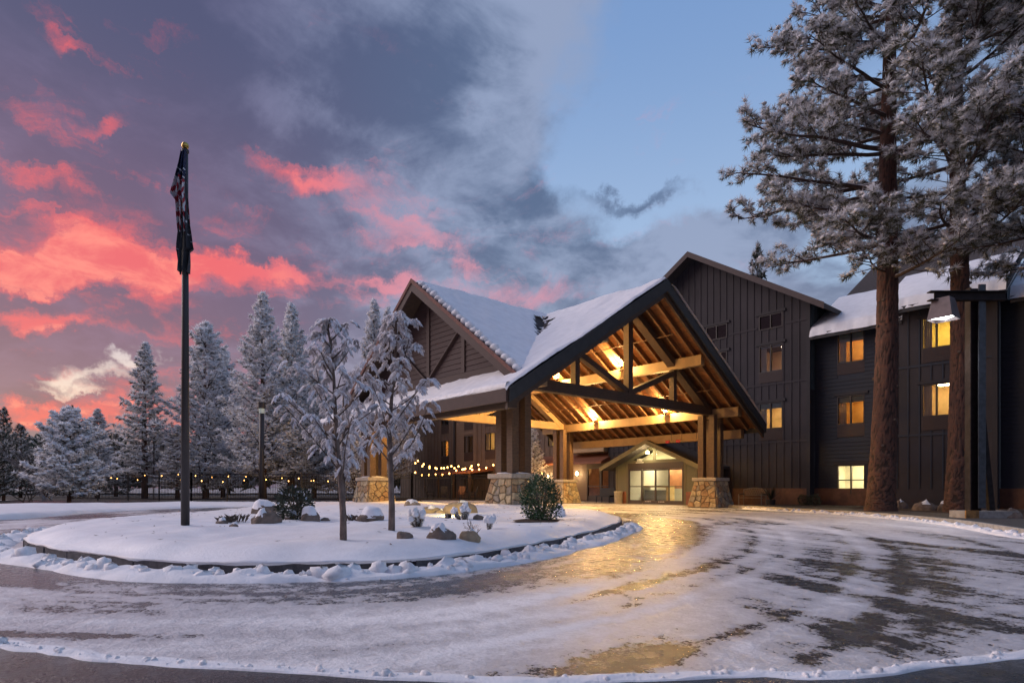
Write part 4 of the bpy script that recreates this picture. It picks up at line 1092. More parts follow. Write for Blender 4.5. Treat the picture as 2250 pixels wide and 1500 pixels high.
roof_snow('b', B_, BX-hb-.1, BX+hb+.1, BY+.05, RY, lambda X,Y: (B_(X,Y) >= A_(X,Y)-.45) & (B_(X,Y) < 9.36) & ~bare(X,Y), seed=6)
roof_snow('a', A_, XO2+.02, XO-.02, RY-.02, EY1, lambda X,Y: Y > RY+.02, .25, 13)
# rounded clumps along the cross gable rake
q = MB(); r_ = random.Random(4)
n = 21
for i in range(n):
    t = .25 + (i+.5)/n*(hb-.45)
    x = BX+t
    q.blob((x+.05, BY+.12, zb(x)+.10), .19+r_.uniform(-.03,.04), .17, .16+r_.uniform(-.03,.05), i, 10, 7, .10, -.6)
q.build('rake_snow', M_snowclump, can, True)
# heavy lip of snow over the left eave, with icicles at its far end
P = np.c_[np.linspace(XO-.05, XO2, 260), np.full(260, EY0-.03)]
V = []; k = 9
s_ = P[:,0]
for j in range(k):
    a = -.35*PI + j/(k-1)*1.25*PI
    rr = .13 + .10*fbm(s_*1.6, s_*0+2, 4) + .03*(vnoise(s_*7, s_*0+j, 6)-.5)
    V.append(np.c_[P[:,0], P[:,1]+.12-np.cos(a)*rr*1.0, za(EY0)+.10+np.sin(a)*rr])
fast('eave_snow', np.vstack(V), grid_faces(260, k), M_snowclump, parent=can, smooth=True)
q = MB(); r_ = random.Random(9)
for i in range(120):
    x = r_.uniform(XO2+.1, -19.5); L = r_.uniform(.05,.26)*(1 if x < -22 else .6)
    q.tube([(x,EY0-.11,za(EY0)+.06),(x,EY0-.11,za(EY0)+.04-L)], [.022,.003], 5)
io = q.build('icicles', mat('ice',(.72,.72,.78),.25), can, True); io['kind'] = 'stuff'

# ------------------------------------------------------------------ lights on the beams, sprinkler pipe
def beam_light(x, y, z, label, pw, dy=0):
    t = thing('beam_light', label, 'light fixture', (x, y, z), group='floodlights on the canopy beams')
    MB().box(-.10,.10,-.06,.06,0,.04).box(-.015,.015,-.015,.015,.04,.12).build('bracket', M_black, t)
    MB().lathe([(.05,.12),(.11,.15),(.12,.24),(.10,.25)], 14).build('housing', M_black, t)
    MB().blob((0,0,.255), .10,.10,.05, 1, 14, 8, 0.0, -.9).build('lens', M_lampglow, t, True)
    dy = -.16 if y > RY else .16
    l = bpy.data.lights.new('beam_light_lamp','POINT'); l.energy = pw; l.color = (1,.58,.19); l.shadow_soft_size = .10
    lo = bpy.data.objects.new('lamp', l); C.objects.link(lo); lo.parent = t; lo.location = (0, dy, .36)
yU = 24.2; zU = za(yU)-.36; zL = 4.90
def xa(u, y): return wx(u, y)
PW = 820
beam_light(xa(1364,yU-.3), yU-.3, zU-.12, 'bright floodlight on the upper beam close to the king post', PW)
beam_light(xa(1224,yU-.3), yU-.3, zU-.12, 'floodlight at the far left end of the upper beam', PW)
beam_light(xa(1306,YR-.35), YR-.35, zL-.14, 'bright floodlight on the lower beam near the back pier', PW)
beam_light(xa(1462,YR-.35), YR-.35, zL-.14, 'floodlight on the lower beam near the right-hand pier', PW)
for i, x in enumerate((-18.4, -24.0)):
    beam_light(x, 17.82, za(17.5)-.48, ('floodlight on the left purlin behind the front truss', 'floodlight on the left purlin towards the back truss')[i], PW*.8)
for i, x in enumerate((-18.0, -24.3)):
    beam_light(x, YN+.34, zL-.14, ('floodlight over the left header beam beside the front post', 'floodlight over the left header beam at the back')[i], PW*.6)
pipe = thing('sprinkler_pipe', 'hanging tan sprinkler pipe with red couplings under the eave beam', 'pipe', (0,0,0))
py, pz = 28.5, 3.52
MB().tube([(wx(1560,py),py,pz),(wx(1462,py),py,pz)], .05, 8).build('pipe', M_beam, pipe)
for u in (1468, 1491): MB().tube([(wx(u,py)-.12,py,pz),(wx(u,py)+.12,py,pz)], .085, 10).build('coupling', M_red, pipe)
for u in (1475,1498,1530): MB().tube([(wx(u,py),py,pz),(wx(u,py),py,pz+.55)], .012, 5).build('hanger', M_black, pipe)
sp = thing('sprinkler_line', 'thin sprinkler line hung below the upper rafters', 'pipe', (0,0,0))
for y in (18.9, 22.6, 25.9):
    z = za(y)-.62; MB().tube([(XO-.8,y,z),(XO2+1,y,z)], .022, 6).build('pipe', M_rafter, sp)
    for x in (XF+.9, XF-2, XF-5): MB().tube([(x,y,z),(x,y,z+.3)], .01, 5).build('hanger', M_black, sp)
# ================================================================== trees
def unit_rows(a): return a / np.maximum(np.linalg.norm(a, axis=1), 1e-6)[:, None]
def tris(base, dirn, length, width):
    """thin blades: base point, direction, length, half width"""
    n = len(base); side = np.cross(dirn, rng.normal(size=(n,3))); side = unit_rows(side) * width[:, None]
    V = np.empty((n,3,3)); V[:,0] = base - side; V[:,1] = base + side; V[:,2] = base + dirn * length[:, None]
    return V
def leafs(base, dirn, length, width, up=None):
    """pointed leaves as two triangles (a diamond)"""
    n = len(base)
    s = np.cross(dirn, up if up is not None else rng.normal(size=(n,3))); s = unit_rows(s) * width[:, None]
    mid = base + dirn * (length*.45)[:, None]; tip = base + dirn * length[:, None]
    V = np.empty((n,4,3)); V[:,0] = base; V[:,1] = mid + s; V[:,2] = tip; V[:,3] = mid - s
    return V
def soup(name, V, mats, mi, parent):
    n, k = V.shape[:2]
    return fast(name, V.reshape(-1,3), np.arange(n*k).reshape(n,k), mats, mi, parent)
def tufts(P, D, size, K, width, spread=.75, frost=.55):
    """needle tufts: returns blades and material index (0 green, 1 thin frost, 2 white frost)"""
    n = len(P); base = np.repeat(P, K, 0); ax = np.repeat(D, K, 0); sz = np.repeat(size, K)
    d = unit_rows(ax*.75 + unit_rows(rng.normal(size=(n*K,3)))*spread)
    L = sz*rng.uniform(.65,1.1,n*K)
    V = tris(base, d, L, np.full(n*K, width)*sz)
    up = d[:,2] + rng.normal(0,.30,n*K) + np.repeat(rng.normal(0,.42,n),K)
    mi = np.where(up > 1.0-frost, 2, np.where(up > .62-frost, 1, 0))
    return V, mi
def bark_trunk(pts, rad, parent, seed, nu=64, rows=220, depth=.035):
    """a trunk whose plated bark is real relief"""
    pts = np.array(pts, float); s = np.linspace(0, 1, len(pts)); t = np.linspace(0, 1, rows)
    C_ = np.stack([np.interp(t, s, pts[:,k]) for k in range(3)], 1); R_ = np.interp(t, s, rad)
    H = pts[-1,2]-pts[0,2]; r_ = np.random.default_rng(seed); a = np.arange(nu)/nu*2*PI
    A, T = np.meshgrid(a, t*H); circ = 2*PI*rad[0]
    n = int(circ*H/(.13*.30)); sa = r_.uniform(0, circ, n); sz = r_.uniform(0, H, n)
    px = (A/(2*PI)*circ + .05*np.sin(T*5+A*2)).ravel(); pz = T.ravel()
    f1 = np.full(px.shape, 9.); f2 = np.full(px.shape, 9.); idx = np.zeros(px.shape, int)
    for i in range(n):
        m_ = np.abs(pz - sz[i]) < .75
        dx = np.abs(px[m_]-sa[i]); dx = np.minimum(dx, circ-dx); d = np.hypot(dx/.13, (pz[m_]-sz[i])/.34)
        w = np.where(m_)[0]; c = f1[w]; better = d < c
        f2[w] = np.where(better, c, np.minimum(f2[w], d)); idx[w] = np.where(better, i, idx[w]); f1[w] = np.minimum(c, d)
    plate = sstep(f2-f1, .02, .30).reshape(A.shape); tone = (r_.uniform(0,1,n)[idx]).reshape(A.shape)
    RR = R_[:,None] + depth*(plate-.5) + .012*(tone-.5)
    V = np.stack([C_[:,0:1]+RR*np.cos(A), C_[:,1:2]+RR*np.sin(A), np.repeat(C_[:,2:3], nu, 1)], -1).reshape(-1,3)
    o = fast('trunk', V, grid_faces(nu, rows, True), plated, parent=parent, smooth=False)
    for nm, arr in (('plate', plate), ('tone', tone)):
        q = o.data.attributes.new(nm,'FLOAT','POINT'); q.data.foreach_set('value', arr.ravel().astype(np.float32))
    return o
def plated_mat():
    m_ = bpy.data.materials.new('plated_bark'); m_.use_nodes = True; t = NT(m_.node_tree); b = t.n['Principled BSDF']
    p = t.new('ShaderNodeAttribute', attribute_name='plate').outputs['Fac']; q = t.new('ShaderNodeAttribute', attribute_name='tone').outputs['Fac']
    co = t.new('ShaderNodeTexCoord').outputs['Object']; n = t.noise(co, 9, 6, .65)
    c = t.mix(q, (0.085,0.037,0.026), (0.14,0.064,0.045)); c = t.mix(t.ss(n,.35,.7), c, (0.065,0.042,0.035))
    t.put(b.inputs['Base Color'], t.mix(t.ss(p,.05,.5), (0.03,0.018,0.014), c)); b.inputs['Roughness'].default_value = .9
    bn = t.new('ShaderNodeBump'); bn.inputs['Strength'].default_value = .7; bn.inputs['Distance'].default_value = .02
    t.put(bn.inputs['Height'], t.noise(co, 45, 6, .7)); t.l.new(bn.outputs[0], b.inputs['Normal'])
    return m_
plated = plated_mat()

def big_pine(label, base, lean, H, r0, z_low, reach, nl, seed, dirs=None, low_left=True):
    """tall Jeffrey-type pine: bare plated trunk, long upswept limbs with tufts of long needles under rime"""
    global rng
    rng = np.random.default_rng(seed); r_ = random.Random(seed)
    t = thing('pine_tree', label, 'tree', base, group='tall pines in front of the hotel')
    trunk = [(0,0,-.2),(lean[0]*.02,lean[1]*.02,.5)] + [(lean[0]*s+.08*math.sin(s*7), lean[1]*s, H*s) for s in (.1,.25,.4,.55,.7,.85,1.0)]
    rad = [r0*1.34, r0*1.10, r0*.97, r0*.84, r0*.75, r0*.62, r0*.46, r0*.28, r0*.05]
    bark_trunk(trunk, rad, t, seed)
    tp = np.array(trunk); tz = tp[:,2]
    br = MB(); P = []; D = []; S = []
    def limb(p0, az, L, rise, rad0, depth):
        n = 7 if depth == 0 else 5
        pts = []; p = Vector(p0); d = Vector((math.cos(az), math.sin(az), rise)).normalized()
        sag = r_.uniform(-.30, -.05) if depth == 0 else r_.uniform(-.1,.2)
        for i in range(n):
            pts.append(p.copy()); s = i/(n-1)
            d = (d + Vector((r_.uniform(-.18,.18), r_.uniform(-.18,.18), sag*(.6-s)*.5 + .10*s + r_.uniform(-.10,.10)))).normalized()
            p = p + d*(L/(n-1))
        br.tube(pts, [rad0*(1-.8*i/(n-1)) for i in range(n)], 6 if depth == 0 else 4, False)
        return pts
    for i in range(nl):
        f = (i+.5)/nl; z = z_low + (H*.985-z_low)*f**.92 + r_.uniform(-.3,.3)
        prof = (.55+.45*min(1, f/.22))*(1-f**2.1*.86)
        az = i*2.399963 + r_.uniform(-.5,.5)
        if dirs is not None and r_.random() < .55: az = dirs + r_.gauss(0, .75)
        L = reach*prof*r_.uniform(.62,1.10)
        p0 = [np.interp(z, tz, tp[:,k]) for k in (0,1)] + [z]
        rise = r_.uniform(-.12,.34) + .25*f
        main = limb(p0, az, L, rise, .035+.013*L*(1-.5*f), 0)
        nsub = int(5+L*2.6)
        for k in range(nsub):
            s = .20+.80*(k+r_.random())/nsub; x = s*(len(main)-1); a = int(min(x, len(main)-2)); q = main[a].lerp(main[a+1], x-a)
            d = (main[a+1]-main[a]).normalized(); az2 = math.atan2(d.y, d.x) + r_.choice((-1,1))*r_.uniform(.25,1.15)
            l2 = (.55+.32*L*(1-s))*r_.uniform(.7,1.25)
            sub = limb(q, az2, l2, r_.uniform(-.15,.55), .022, 1)
            # twigs with a tuft at each tip
            for w in range(int(4+l2*4.2)):
                s2 = .25+.75*r_.random(); x2 = s2*(len(sub)-1); b = int(min(x2, len(sub)-2)); pp = sub[b].lerp(sub[b+1], x2-b)
                dd = ((sub[b+1]-sub[b]).normalized()*.7 + Vector((r_.gauss(0,.6), r_.gauss(0,.6), r_.gauss(.28,.42)))).normalized()
                tl = r_.uniform(.10,.38); tip = pp+dd*tl
                if tl > .2: br.tube([pp, tip], [.011,.006], 3, False)
                for m_ in range(2): P.append(tip-dd*m_*.10); D.append(dd); S.append(r_.uniform(.20,.31))
            P.append(sub[-1]); D.append((sub[-1]-sub[-2]).normalized()); S.append(.26)
    # broken stubs low on the trunk
    for i in range(9):
        z = r_.uniform(1.2, z_low); az = r_.uniform(0,6.28); c = [np.interp(z,tz,tp[:,k]) for k in (0,1)]; rr = np.interp(z,tz,rad)
        st = MB().tube([(c[0]+math.cos(az)*rr*.85, c[1]+math.sin(az)*rr*.85, z),(c[0]+math.cos(az)*(rr+.07), c[1]+math.sin(az)*(rr+.07), z+.02)], [.06,.045], 8).build('knot', M_twig, t)
    br.build('branches', M_branch, t, True)
    P = np.array(P); D = np.array(D); S = np.array(S)
    V, mi = tufts(P, D, S, 18, .048, .80, .70)
    soup('crown', V, [M_needle, M_frost2, M_frost], mi, t)
    # pads of snow held by the upper tufts
    sel = rng.random(len(P)) < .22; q = MB()
    for p in P[sel]: q.blob((p[0],p[1],p[2]+.05), r_.uniform(.06,.13), r_.uniform(.06,.13), r_.uniform(.04,.07), r_.randrange(999), 6, 4, .25, -.5)
    sn = q.build('snow', M_snowclump, t, True); sn['kind'] = 'stuff'
    return t
p1 = gp(1935, 1122, .11); p2 = at(2104, 21.6, .11)
CAMLEFT = math.atan2(-SA, -CA)
big_pine('tall pine with a thick plated trunk standing left of the steel lamp post', p1, (.45, .25), 24.0, .43, 8.4, 5.6, 52, 101, CAMLEFT)
big_pine('tall pine right behind the steel lamp post', p2, (.10, -.15), 23.0, .35, 9.0, 5.2, 44, 202, CAMLEFT+1.2)
big_pine('pine reaching in from the right edge, mostly out of the picture', at(2420, 19.0, .11), (0, 0), 21.0, .38, 7.6, 5.0, 30, 303, CAMLEFT)

def spire(name, h, rad, nl, seed, frost, droop=.25, low=.10, K=7, dens=1.0, snowpads=.2, twin=None, power=.85, upsweep=.25):
    """mesh data for a frosted conifer: trunk, branches with needles, snow"""
    global rng
    rng = np.random.default_rng(seed); r_ = random.Random(seed)
    tr = MB(); tr.tube([(0,0,-.2),(0,0,h*.3),(.04*h*r_.uniform(-.3,.3),0,h*.65),(0,0,h)], [.016*h+.05,.013*h+.03,.007*h+.015,.01], 8)
    br = MB(); P = []; D = []; S = []
    for i in range(nl):
        f = (i+.5)/nl; z = h*(low+(.985-low)*f); az = i*2.399963+r_.uniform(-.5,.5)
        L = rad*((1-f)**power*.95+.05)*r_.uniform(.62,1.15)*(.72+.28*min(1,f/.12))
        d = Vector((math.cos(az), math.sin(az), r_.uniform(-.05,.18)-droop*(1-f)+upsweep*f)).normalized(); p = Vector((0,0,z)); pts = [p.copy()]
        n = 5
        for k in range(1,n):
            d = (d+Vector((r_.uniform(-.1,.1), r_.uniform(-.1,.1), .10*k/n+upsweep*.25))).normalized(); p = p+d*(L/(n-1)); pts.append(p.copy())
        br.tube(pts, [.016+.010*L*(1-k/(n-1)) for k in range(n)], 4, False)
        m_ = int((5+L*7.5)*dens)
        for k in range(m_):
            s = .18+.82*(k+r_.random())/m_; x = s*(n-1); a = int(min(x,n-2)); q = pts[a].lerp(pts[a+1], x-a); dd = (pts[a+1]-pts[a]).normalized()
            side = Vector((-dd.y, dd.x, 0))*r_.choice((-1,1)); off = (1-s*.5)*L*.34*r_.random()
            e = q+side*off+Vector((0,0,r_.uniform(-.06,.10))); nd = (dd*.7+side*.6+Vector((0,0,r_.uniform(-.1,.45)))).normalized()
            P.append(e); D.append(nd); S.append(r_.uniform(.24,.42)*(.75+.05*h*.4))
    for k in range(10): P.append(Vector((0,0,h*(.95+.05*k/10)))); D.append(Vector((r_.gauss(0,.5),r_.gauss(0,.5),1)).normalized()); S.append(.22)
    P = np.array(P); D = np.array(D); S = np.array(S)
    V, mi = tufts(P, D, S, K, .13, .85, frost)
    q = MB()
    for p in P[rng.random(len(P)) < snowpads]: q.blob((p[0],p[1],p[2]+.03), r_.uniform(.10,.24), r_.uniform(.10,.24), r_.uniform(.05,.09), r_.randrange(999), 6, 3, .25, -.5)
    return tr, br, V, mi, q
def conifer_data(*a, **k):
    tr, br, V, mi, q = spire(*a, **k)
    hold = thing('frosted_conifer', 'x y z w', 'tree')
    obs = [tr.build('trunk', M_bark, hold, True), br.build('branches', M_branch, hold, True), soup('crown', V, [M_needle2, M_frost2, M_frost], mi, hold)]
    if q.v: 
        sn = q.build('snow', M_snowclump, hold, True); sn['kind'] = 'stuff'; obs.append(sn)
    return hold, [ (o.name.split('.')[0], o.data) for o in obs]
def place_tree(proto, name, label, loc, sc, rz, group):
    hold, parts = proto
    if 'used' not in hold: 
        t = hold; hold['used'] = 1; t.name = name
    else:
        t = thing(name, label, 'tree')
        for nm, me in parts:
            o = link(nm, me, t)
            if nm == 'snow': o['kind'] = 'stuff'
    tag(t, label, 'tree', group); t.location = loc; t.scale = sc if hasattr(sc,'__len__') else (sc,)*3; t.rotation_euler = (0,0,rz)
    return t
cA = conifer_data('a', 14.0, 3.3, 120, 5, 1.1, .20, .14, 7, 1.3, .40)
cB = conifer_data('b', 17.0, 4.6, 150, 6, 1.4, .10, .10, 7, 1.3, .45, power=.95, upsweep=.42)
cC = conifer_data('c', 13.0, 4.6, 130, 7, 1.35, .12, .06, 7, 1.3, .45, power=.75, upsweep=.35)
cD = conifer_data('d', 9.0, 2.6, 90, 8, .05, .10, .04, 6, 1.1, 0.0, power=.7)
GR = 'frosted conifers behind the fence'
def conifer(proto, u, vtop, Z, h0, label, name='frosted_conifer', wide=1.0, group=GR):
    h = zh(vtop, Z); s = h/h0; q = at(u, Z); place_tree(proto, name, label, (q.x,q.y,-.1), (s*wide, s*wide, s), rnd.uniform(0,6.28), group)
conifer(cA, 318, 748, 52, 14.0, 'slim frosted conifer with open tiered branches left of the flagpole')
conifer(cC, 452, 705, 54, 13.0, 'broad frosted conifer just right of the flagpole', wide=1.05)
conifer(cC, 490, 762, 60, 13.0, 'shorter frosted conifer tucked behind the broad one by the flagpole', wide=.8)
conifer(cB, 577, 640, 50, 17.0, 'tallest frosted pine behind the far lamp post', wide=1.05)
conifer(cB, 640, 664, 53, 17.0, 'frosted pine close on the right of the tallest one')
conifer(cC, 690, 800, 56, 13.0, 'low wide frosted pine between the tall pines and the young trees')
conifer(cB, 822, 655, 52, 17.0, 'frosted pine beside the left slope of the canopy gable', wide=.85)
conifer(cB, 852, 672, 58, 17.0, 'slim frosted pine half hidden by the canopy gable', wide=.7)
conifer(cA, 390, 930, 50, 14.0, 'small frosted fir behind the flagpole and fence', wide=1.6)
conifer(cA, 648, 985, 66, 14.0, 'little frosted fir low between the pines', wide=2.0)
conifer(cC, 780, 860, 48, 13.0, 'dense frosted spruce behind the left stone pier', wide=.85)
conifer(cA, 214, 895, 55, 14.0, 'small pointed frosted conifer left of the slim tiered one', wide=1.3)
conifer(cD, 160, 890, 52, 9.0, 'dark pointed conifer rising behind the snow-laden pine', 'dark_conifer', .6, 'dark conifers at the left')
for i, (u, v, Z, w_, lb) in enumerate(((8, 893, 48, .8, 'dark conifer at the left edge of the picture'), (-30, 860, 46, 1.0, 'dark conifer cut by the left edge of the picture'), (45, 930, 58, 1.1, 'dark bushy conifer second from the left edge'),
        (100, 935, 64, 1.3, 'dark bushy conifer behind the bare shrub'), (255, 950, 66, 1.3, 'dark conifer behind the slim tiered tree'))):
    conifer(cD, u, v, Z, 9.0, lb, 'dark_conifer', w_, 'dark conifers at the left')
conifer(cD, 1664, 538, 62, 9.0, 'green pine top rising behind the main gable roof', 'dark_conifer', .45, None)
# conifer on the terrace, seen under the canopy
conifer(cA, 1172, 930, 44, 14.0, 'dim green fir by the terrace seen beneath the canopy', 'terrace_fir', 1.1, None)

# the snow-laden pine at the left
cE = conifer_data('e', 6.0, 3.2, 95, 15, 1.5, .12, .08, 12, 1.5, .9, power=.55, upsweep=.2)
q = at(152, 37)
place_tree(cE, 'snow_laden_pine', 'low broad pine heavy with snow at the left beside the drive', (q.x,q.y,0), (.88,.88,.96), 1.0, None)
# bare frosted shrub behind it
def bare_shrub(label, loc, h, n, seed, m_=M_twig, name='bare_shrub', spread=.55, r0=.02):
    r_ = random.Random(seed); t = thing(name, label, 'shrub', loc); q = MB()
    def grow(p, d, L, r, k):
        e = p+d*L; q.tube([p, p+d*L*.5+Vector((r_.gauss(0,.03*L),r_.gauss(0,.03*L),0)), e], [r,r*.75,r*.5], 4, False)
        if k: 
            for _ in range(3): grow(p.lerp(e, r_.uniform(.45,1)), (d+Vector((r_.gauss(0,.42),r_.gauss(0,.42),r_.gauss(.1,.25)))).normalized(), L*r_.uniform(.45,.75), r*.5, k-1)
    for i in range(n): grow(Vector((r_.gauss(0,.1*h*.3),r_.gauss(0,.1*h*.3),0)), Vector((r_.gauss(0,spread),r_.gauss(0,spread),1)).normalized(), h*r_.uniform(.35,.5), r0, 2 if h < 1 else 3)
    q.build('stems', m_, t)
    return t
q = at(100, 44); bare_shrub('bare rime-covered shrub behind the snow-laden pine', (q.x,q.y,0), 6.2, 9, 3, mat('rime_twig',(.30,.27,.27),.9), r0=.05)
q = at(60, 40); bare_shrub('thin bare shrub at the left edge beside the dark conifers', (q.x,q.y,0), 4.8, 6, 5, M_twig, r0=.04)
# far wood: a mass of dark trees closing the horizon
def far_wood():
    global rng
    rng = np.random.default_rng(77)
    n = 2600; u = rng.uniform(-260, 1000, n); Z = rng.uniform(80, 110, n); hh = rng.uniform(.2, 1, n)
    crest = 5.2 + 3.4*fbm(u*.02, u*0, 3) 
    R = (u-1125)/1320*Z; z = crest*hh
    P = np.stack([CA*R-SA*Z, SA*R+CA*Z, z], -1)
    V, mi = tufts(P, np.tile([0,0,1.0],(n,1)), np.full(n, 2.4), 7, .22, 1.0, -.05)
    o = soup('far_wood', V, [M_needle2, M_frost2, M_frost], np.minimum(mi,1), None); tag(o, 'dark mass of distant trees behind the fence', 'trees', kind='stuff')
far_wood()

# ------------------------------------------------------------------ two young trees on the island
def young_tree(label, base, h, seed, lean, two=False):
    """slender tree whose drooping compound leaves all carry snow"""
    global rng
    rng = np.random.default_rng(seed); r_ = random.Random(seed)
    t = thing('young_tree', label, 'tree', base, group='young snowy trees on the island')
    tr = MB(); pts = [Vector((lean[0]*s*s, lean[1]*s*s, h*s)) + Vector((.02*math.sin(s*9),.02*math.cos(s*7),0))*h*.3 for s in np.linspace(0,1,9)]
    tr.tube(pts, [.058*h*.25*(1-.88*i/8)+.006 for i in range(9)], 9)
    if two: tr.tube([pts[1]*.3, pts[1]+Vector((.05,-.03,0)), pts[3]+Vector((-.10,.12,.1)), pts[5]+Vector((-.30,.26,.2))], [.04,.036,.026,.01], 8)
    tr.build('trunk', M_youngbark, t, True)
    br = MB(); B = []; D = []; L = []; U = []
    def frond(p, d):
        """a leaf stalk arching down with pairs of leaflets"""
        n = 6; q = Vector(p); dd = Vector(d).normalized(); ln = r_.uniform(.14,.24)*h/4.0
        stalk = [q.copy()]
        for k in range(n):
            dd = (dd+Vector((0,0,-.30))).normalized(); q = q+dd*(ln/n); stalk.append(q.copy())
            if k:
                sd = dd.cross(Vector((0,0,1))); sd = sd.normalized() if sd.length > 1e-3 else Vector((1,0,0))
                for s in (-1,1):
                    ld = (dd*.55+sd*s*.75+Vector((0,0,-.50+r_.uniform(-.15,.15)))).normalized()
                    B.append(q); D.append(ld); L.append(r_.uniform(.065,.11)*h/4.0); U.append((0,0,1))
        B.append(q); D.append(dd); L.append(.12*h/4.0); U.append((0,0,1))
    nb = 27
    for i in range(nb):
        f = (i+.5)/nb; s = .26+.72*f; x = s*8; a = int(min(x,7)); p = pts[a].lerp(pts[a+1], x-a); az = i*2.4+r_.uniform(-.5,.5)
        LL = h*(.29*(1-f)**.75+.055)*r_.uniform(.7,1.15); d = Vector((math.cos(az),math.sin(az),r_.uniform(.45,1.1))).normalized(); q = p.copy(); bp = [q.copy()]
        for k in range(4): d = (d+Vector((r_.uniform(-.15,.15),r_.uniform(-.15,.15),.05))).normalized(); q = q+d*LL/4; bp.append(q.copy())
        br.tube(bp, [.012*h/4*(1-.17*k)+.002 for k in range(5)], 5, False)
        for k in range(int(4+LL*6)):
            x2 = r_.uniform(.6,4); b = int(min(x2,3)); pp = bp[b].lerp(bp[b+1], x2-b); a2 = r_.uniform(0,6.28)
            frond(pp, (math.cos(a2),math.sin(a2),r_.uniform(.0,.9)))
        for k in range(3): a2 = r_.uniform(0,6.28); frond(bp[-1], (math.cos(a2),math.sin(a2),r_.uniform(.3,1.)))
    for k in range(6): a2 = k; frond(pts[-1], (math.cos(a2),math.sin(a2),1.2))
    br.build('branches', M_twig, t, True)
    B = np.array(B); D = np.array(D); L = np.array(L); U = np.array(U, float)
    V = leafs(B, D, L, L*.20, U + rng.normal(0,.25,(len(B),3)))
    soup('leaves', V, [M_leafdark], None, t)
    V2 = leafs(B+np.array([0,0,.007]), D, L*1.04, L*.23, U + rng.normal(0,.25,(len(B),3))); 
    keep = rng.random(len(V2)) < .93
    Vb = V2.copy(); Vb[:,1:4:2,2] -= .004
    soup('snow', np.concatenate([V2[keep], (V2+np.array([0,0,.012]))[keep & (rng.random(len(V2))<.6)]]), [M_leafsnow], None, t)['kind'] = 'stuff'
    return t
def on_isle(u, v):
    z = .3
    for _ in range(6):
        p = gp(u, v, z); z = float(isle_z(p.x, p.y))
    p.z = z; return p
b1 = on_isle(752, 1187); b2 = on_isle(858, 1164)
young_tree('young snow-covered tree with a leaning double trunk at the front of the island', b1-Vector((0,0,.05)), zh(700, -SA*b1.x+CA*b1.y)-b1.z, 12, (-.22*CA,-.22*SA), True)
young_tree('young snow-covered tree with a straight grey trunk in front of the canopy gable', b2-Vector((0,0,.05)), zh(690, -SA*b2.x+CA*b2.y)-b2.z, 23, (.06,.05))
# ================================================================== island planting and rocks
def px(p): return (-SA*p.x + CA*p.y)/1320.0        # metres per photo pixel at that spot
ROCKN = 0
def rock(label, u, v, w, h, m_=None, cap=.6, isle=True, seed=None, z=0.0, deep=1.0):
    """boulder sunk in the snow, w and h in photo pixels"""
    global ROCKN
    ROCKN += 1; seed = seed or ROCKN*7
    p = on_isle(u, v) if isle else gp(u, v, z)
    k = px(p); rx = w*k/2; rz = h*k
    t = thing('boulder', label, 'rock', p, rnd.uniform(-.3,.3)+math.atan2(SA,CA), group='boulders')
    r_ = np.random.default_rng(seed)
    nu, nv = 30, 18; th = np.linspace(.02, PI-.02, nv); a = np.arange(nu)/nu*2*PI; A, T = np.meshgrid(a, th)
    d = np.stack([np.sin(T)*np.cos(A), np.sin(T)*np.sin(A), np.cos(T)], -1).reshape(-1,3)
    R_ = np.ones(len(d))
    for i in range(26):      # facets cut by planes
        n = r_.normal(size=3); n /= np.linalg.norm(n); c = r_.uniform(.72,.97); q = d@n; R_ = np.where(q*R_ > c, c/np.maximum(q,1e-3), R_)
    Rs = np.minimum(1.0, R_*.6+.40*R_.mean())
    R_ *= 1 + .10*(fbm(d[:,0]*5+seed, d[:,1]*5+d[:,2]*4, seed)-.5)*2
    V = d*R_[:,None]*np.array([rx, rx*.8*deep, rz*1.02])
    V[:,2] = np.maximum(V[:,2], -.08)
    fast('stone', V, grid_faces(nu, nv, True), m_ or M_rock, parent=t, smooth=False)
    if cap:
        keep = 1.0
        Vs = d*(np.maximum(R_,Rs)[:,None])*np.array([rx*1.03, rx*.8*deep*1.03, rz*1.02])
        th_ = .10*rz/.25*np.clip(cap,0,1); 
        lim = 1.30-cap*1.05 + .16*np.sin(A.ravel()+seed) + .09*np.sin(2*A.ravel()+seed*3) + .05*np.sin(5*A.ravel()+seed*2)
        up = sstep(d[:,2]-lim, 0, .25)
        Vs[:,2] += (.05*min(1,rz/.3)+.015)*up-.012*(1-up); Vs[:,:2] *= (.985+.015*up)[:,None]; F = grid_faces(nu, nv, True); F = F[(up[F] > 0).any(1)]
        Vs[:,:2] *= (1+.04*up)[:,None]
        if len(F):
            ids = np.unique(F); rm = np.zeros(len(Vs), int); rm[ids] = np.arange(len(ids)); fast('snow_cap', Vs[ids], rm[F], M_snow, parent=t, smooth=True)
    return t
rock('dark grey boulder with a snowy left shoulder, largest of the group right of the flagpole', 582, 1153, 74, 30, None, .35)
rock('brown boulder under thick snow behind the dark grey one', 583, 1127, 62, 27, None, .62)
rock('boulder under a snow cap beside the dark shrub', 680, 1143, 48, 26, None, .68)
rock('small rounded boulder wholly capped with snow left of the dark shrub', 640, 1140, 34, 20, None, .95)
rock('small snow-covered boulder against the dark grey boulder', 618, 1138, 26, 24, None, .85)
rock('small bare dark stone right of the shrub group', 714, 1144, 24, 9, None, .2)
rock('small dark stone nearest the flagpole', 487, 1153, 30, 11, None, .45)
rock('small dark stone below the dry grass', 514, 1157, 22, 9, None, .45)
rock('snow-capped brown boulder in front of the left stone pier', 815, 1139, 66, 28, None, .62)
rock('tiny snow-covered stone left of the snow-capped boulder', 771, 1143, 20, 8, None, .8)
rock('small dark stone low at the front of the island', 888, 1209, 42, 17, None, .12)
rock('brown boulder with a thick snow cap at the front of the island', 968, 1208, 72, 30, None, .55)
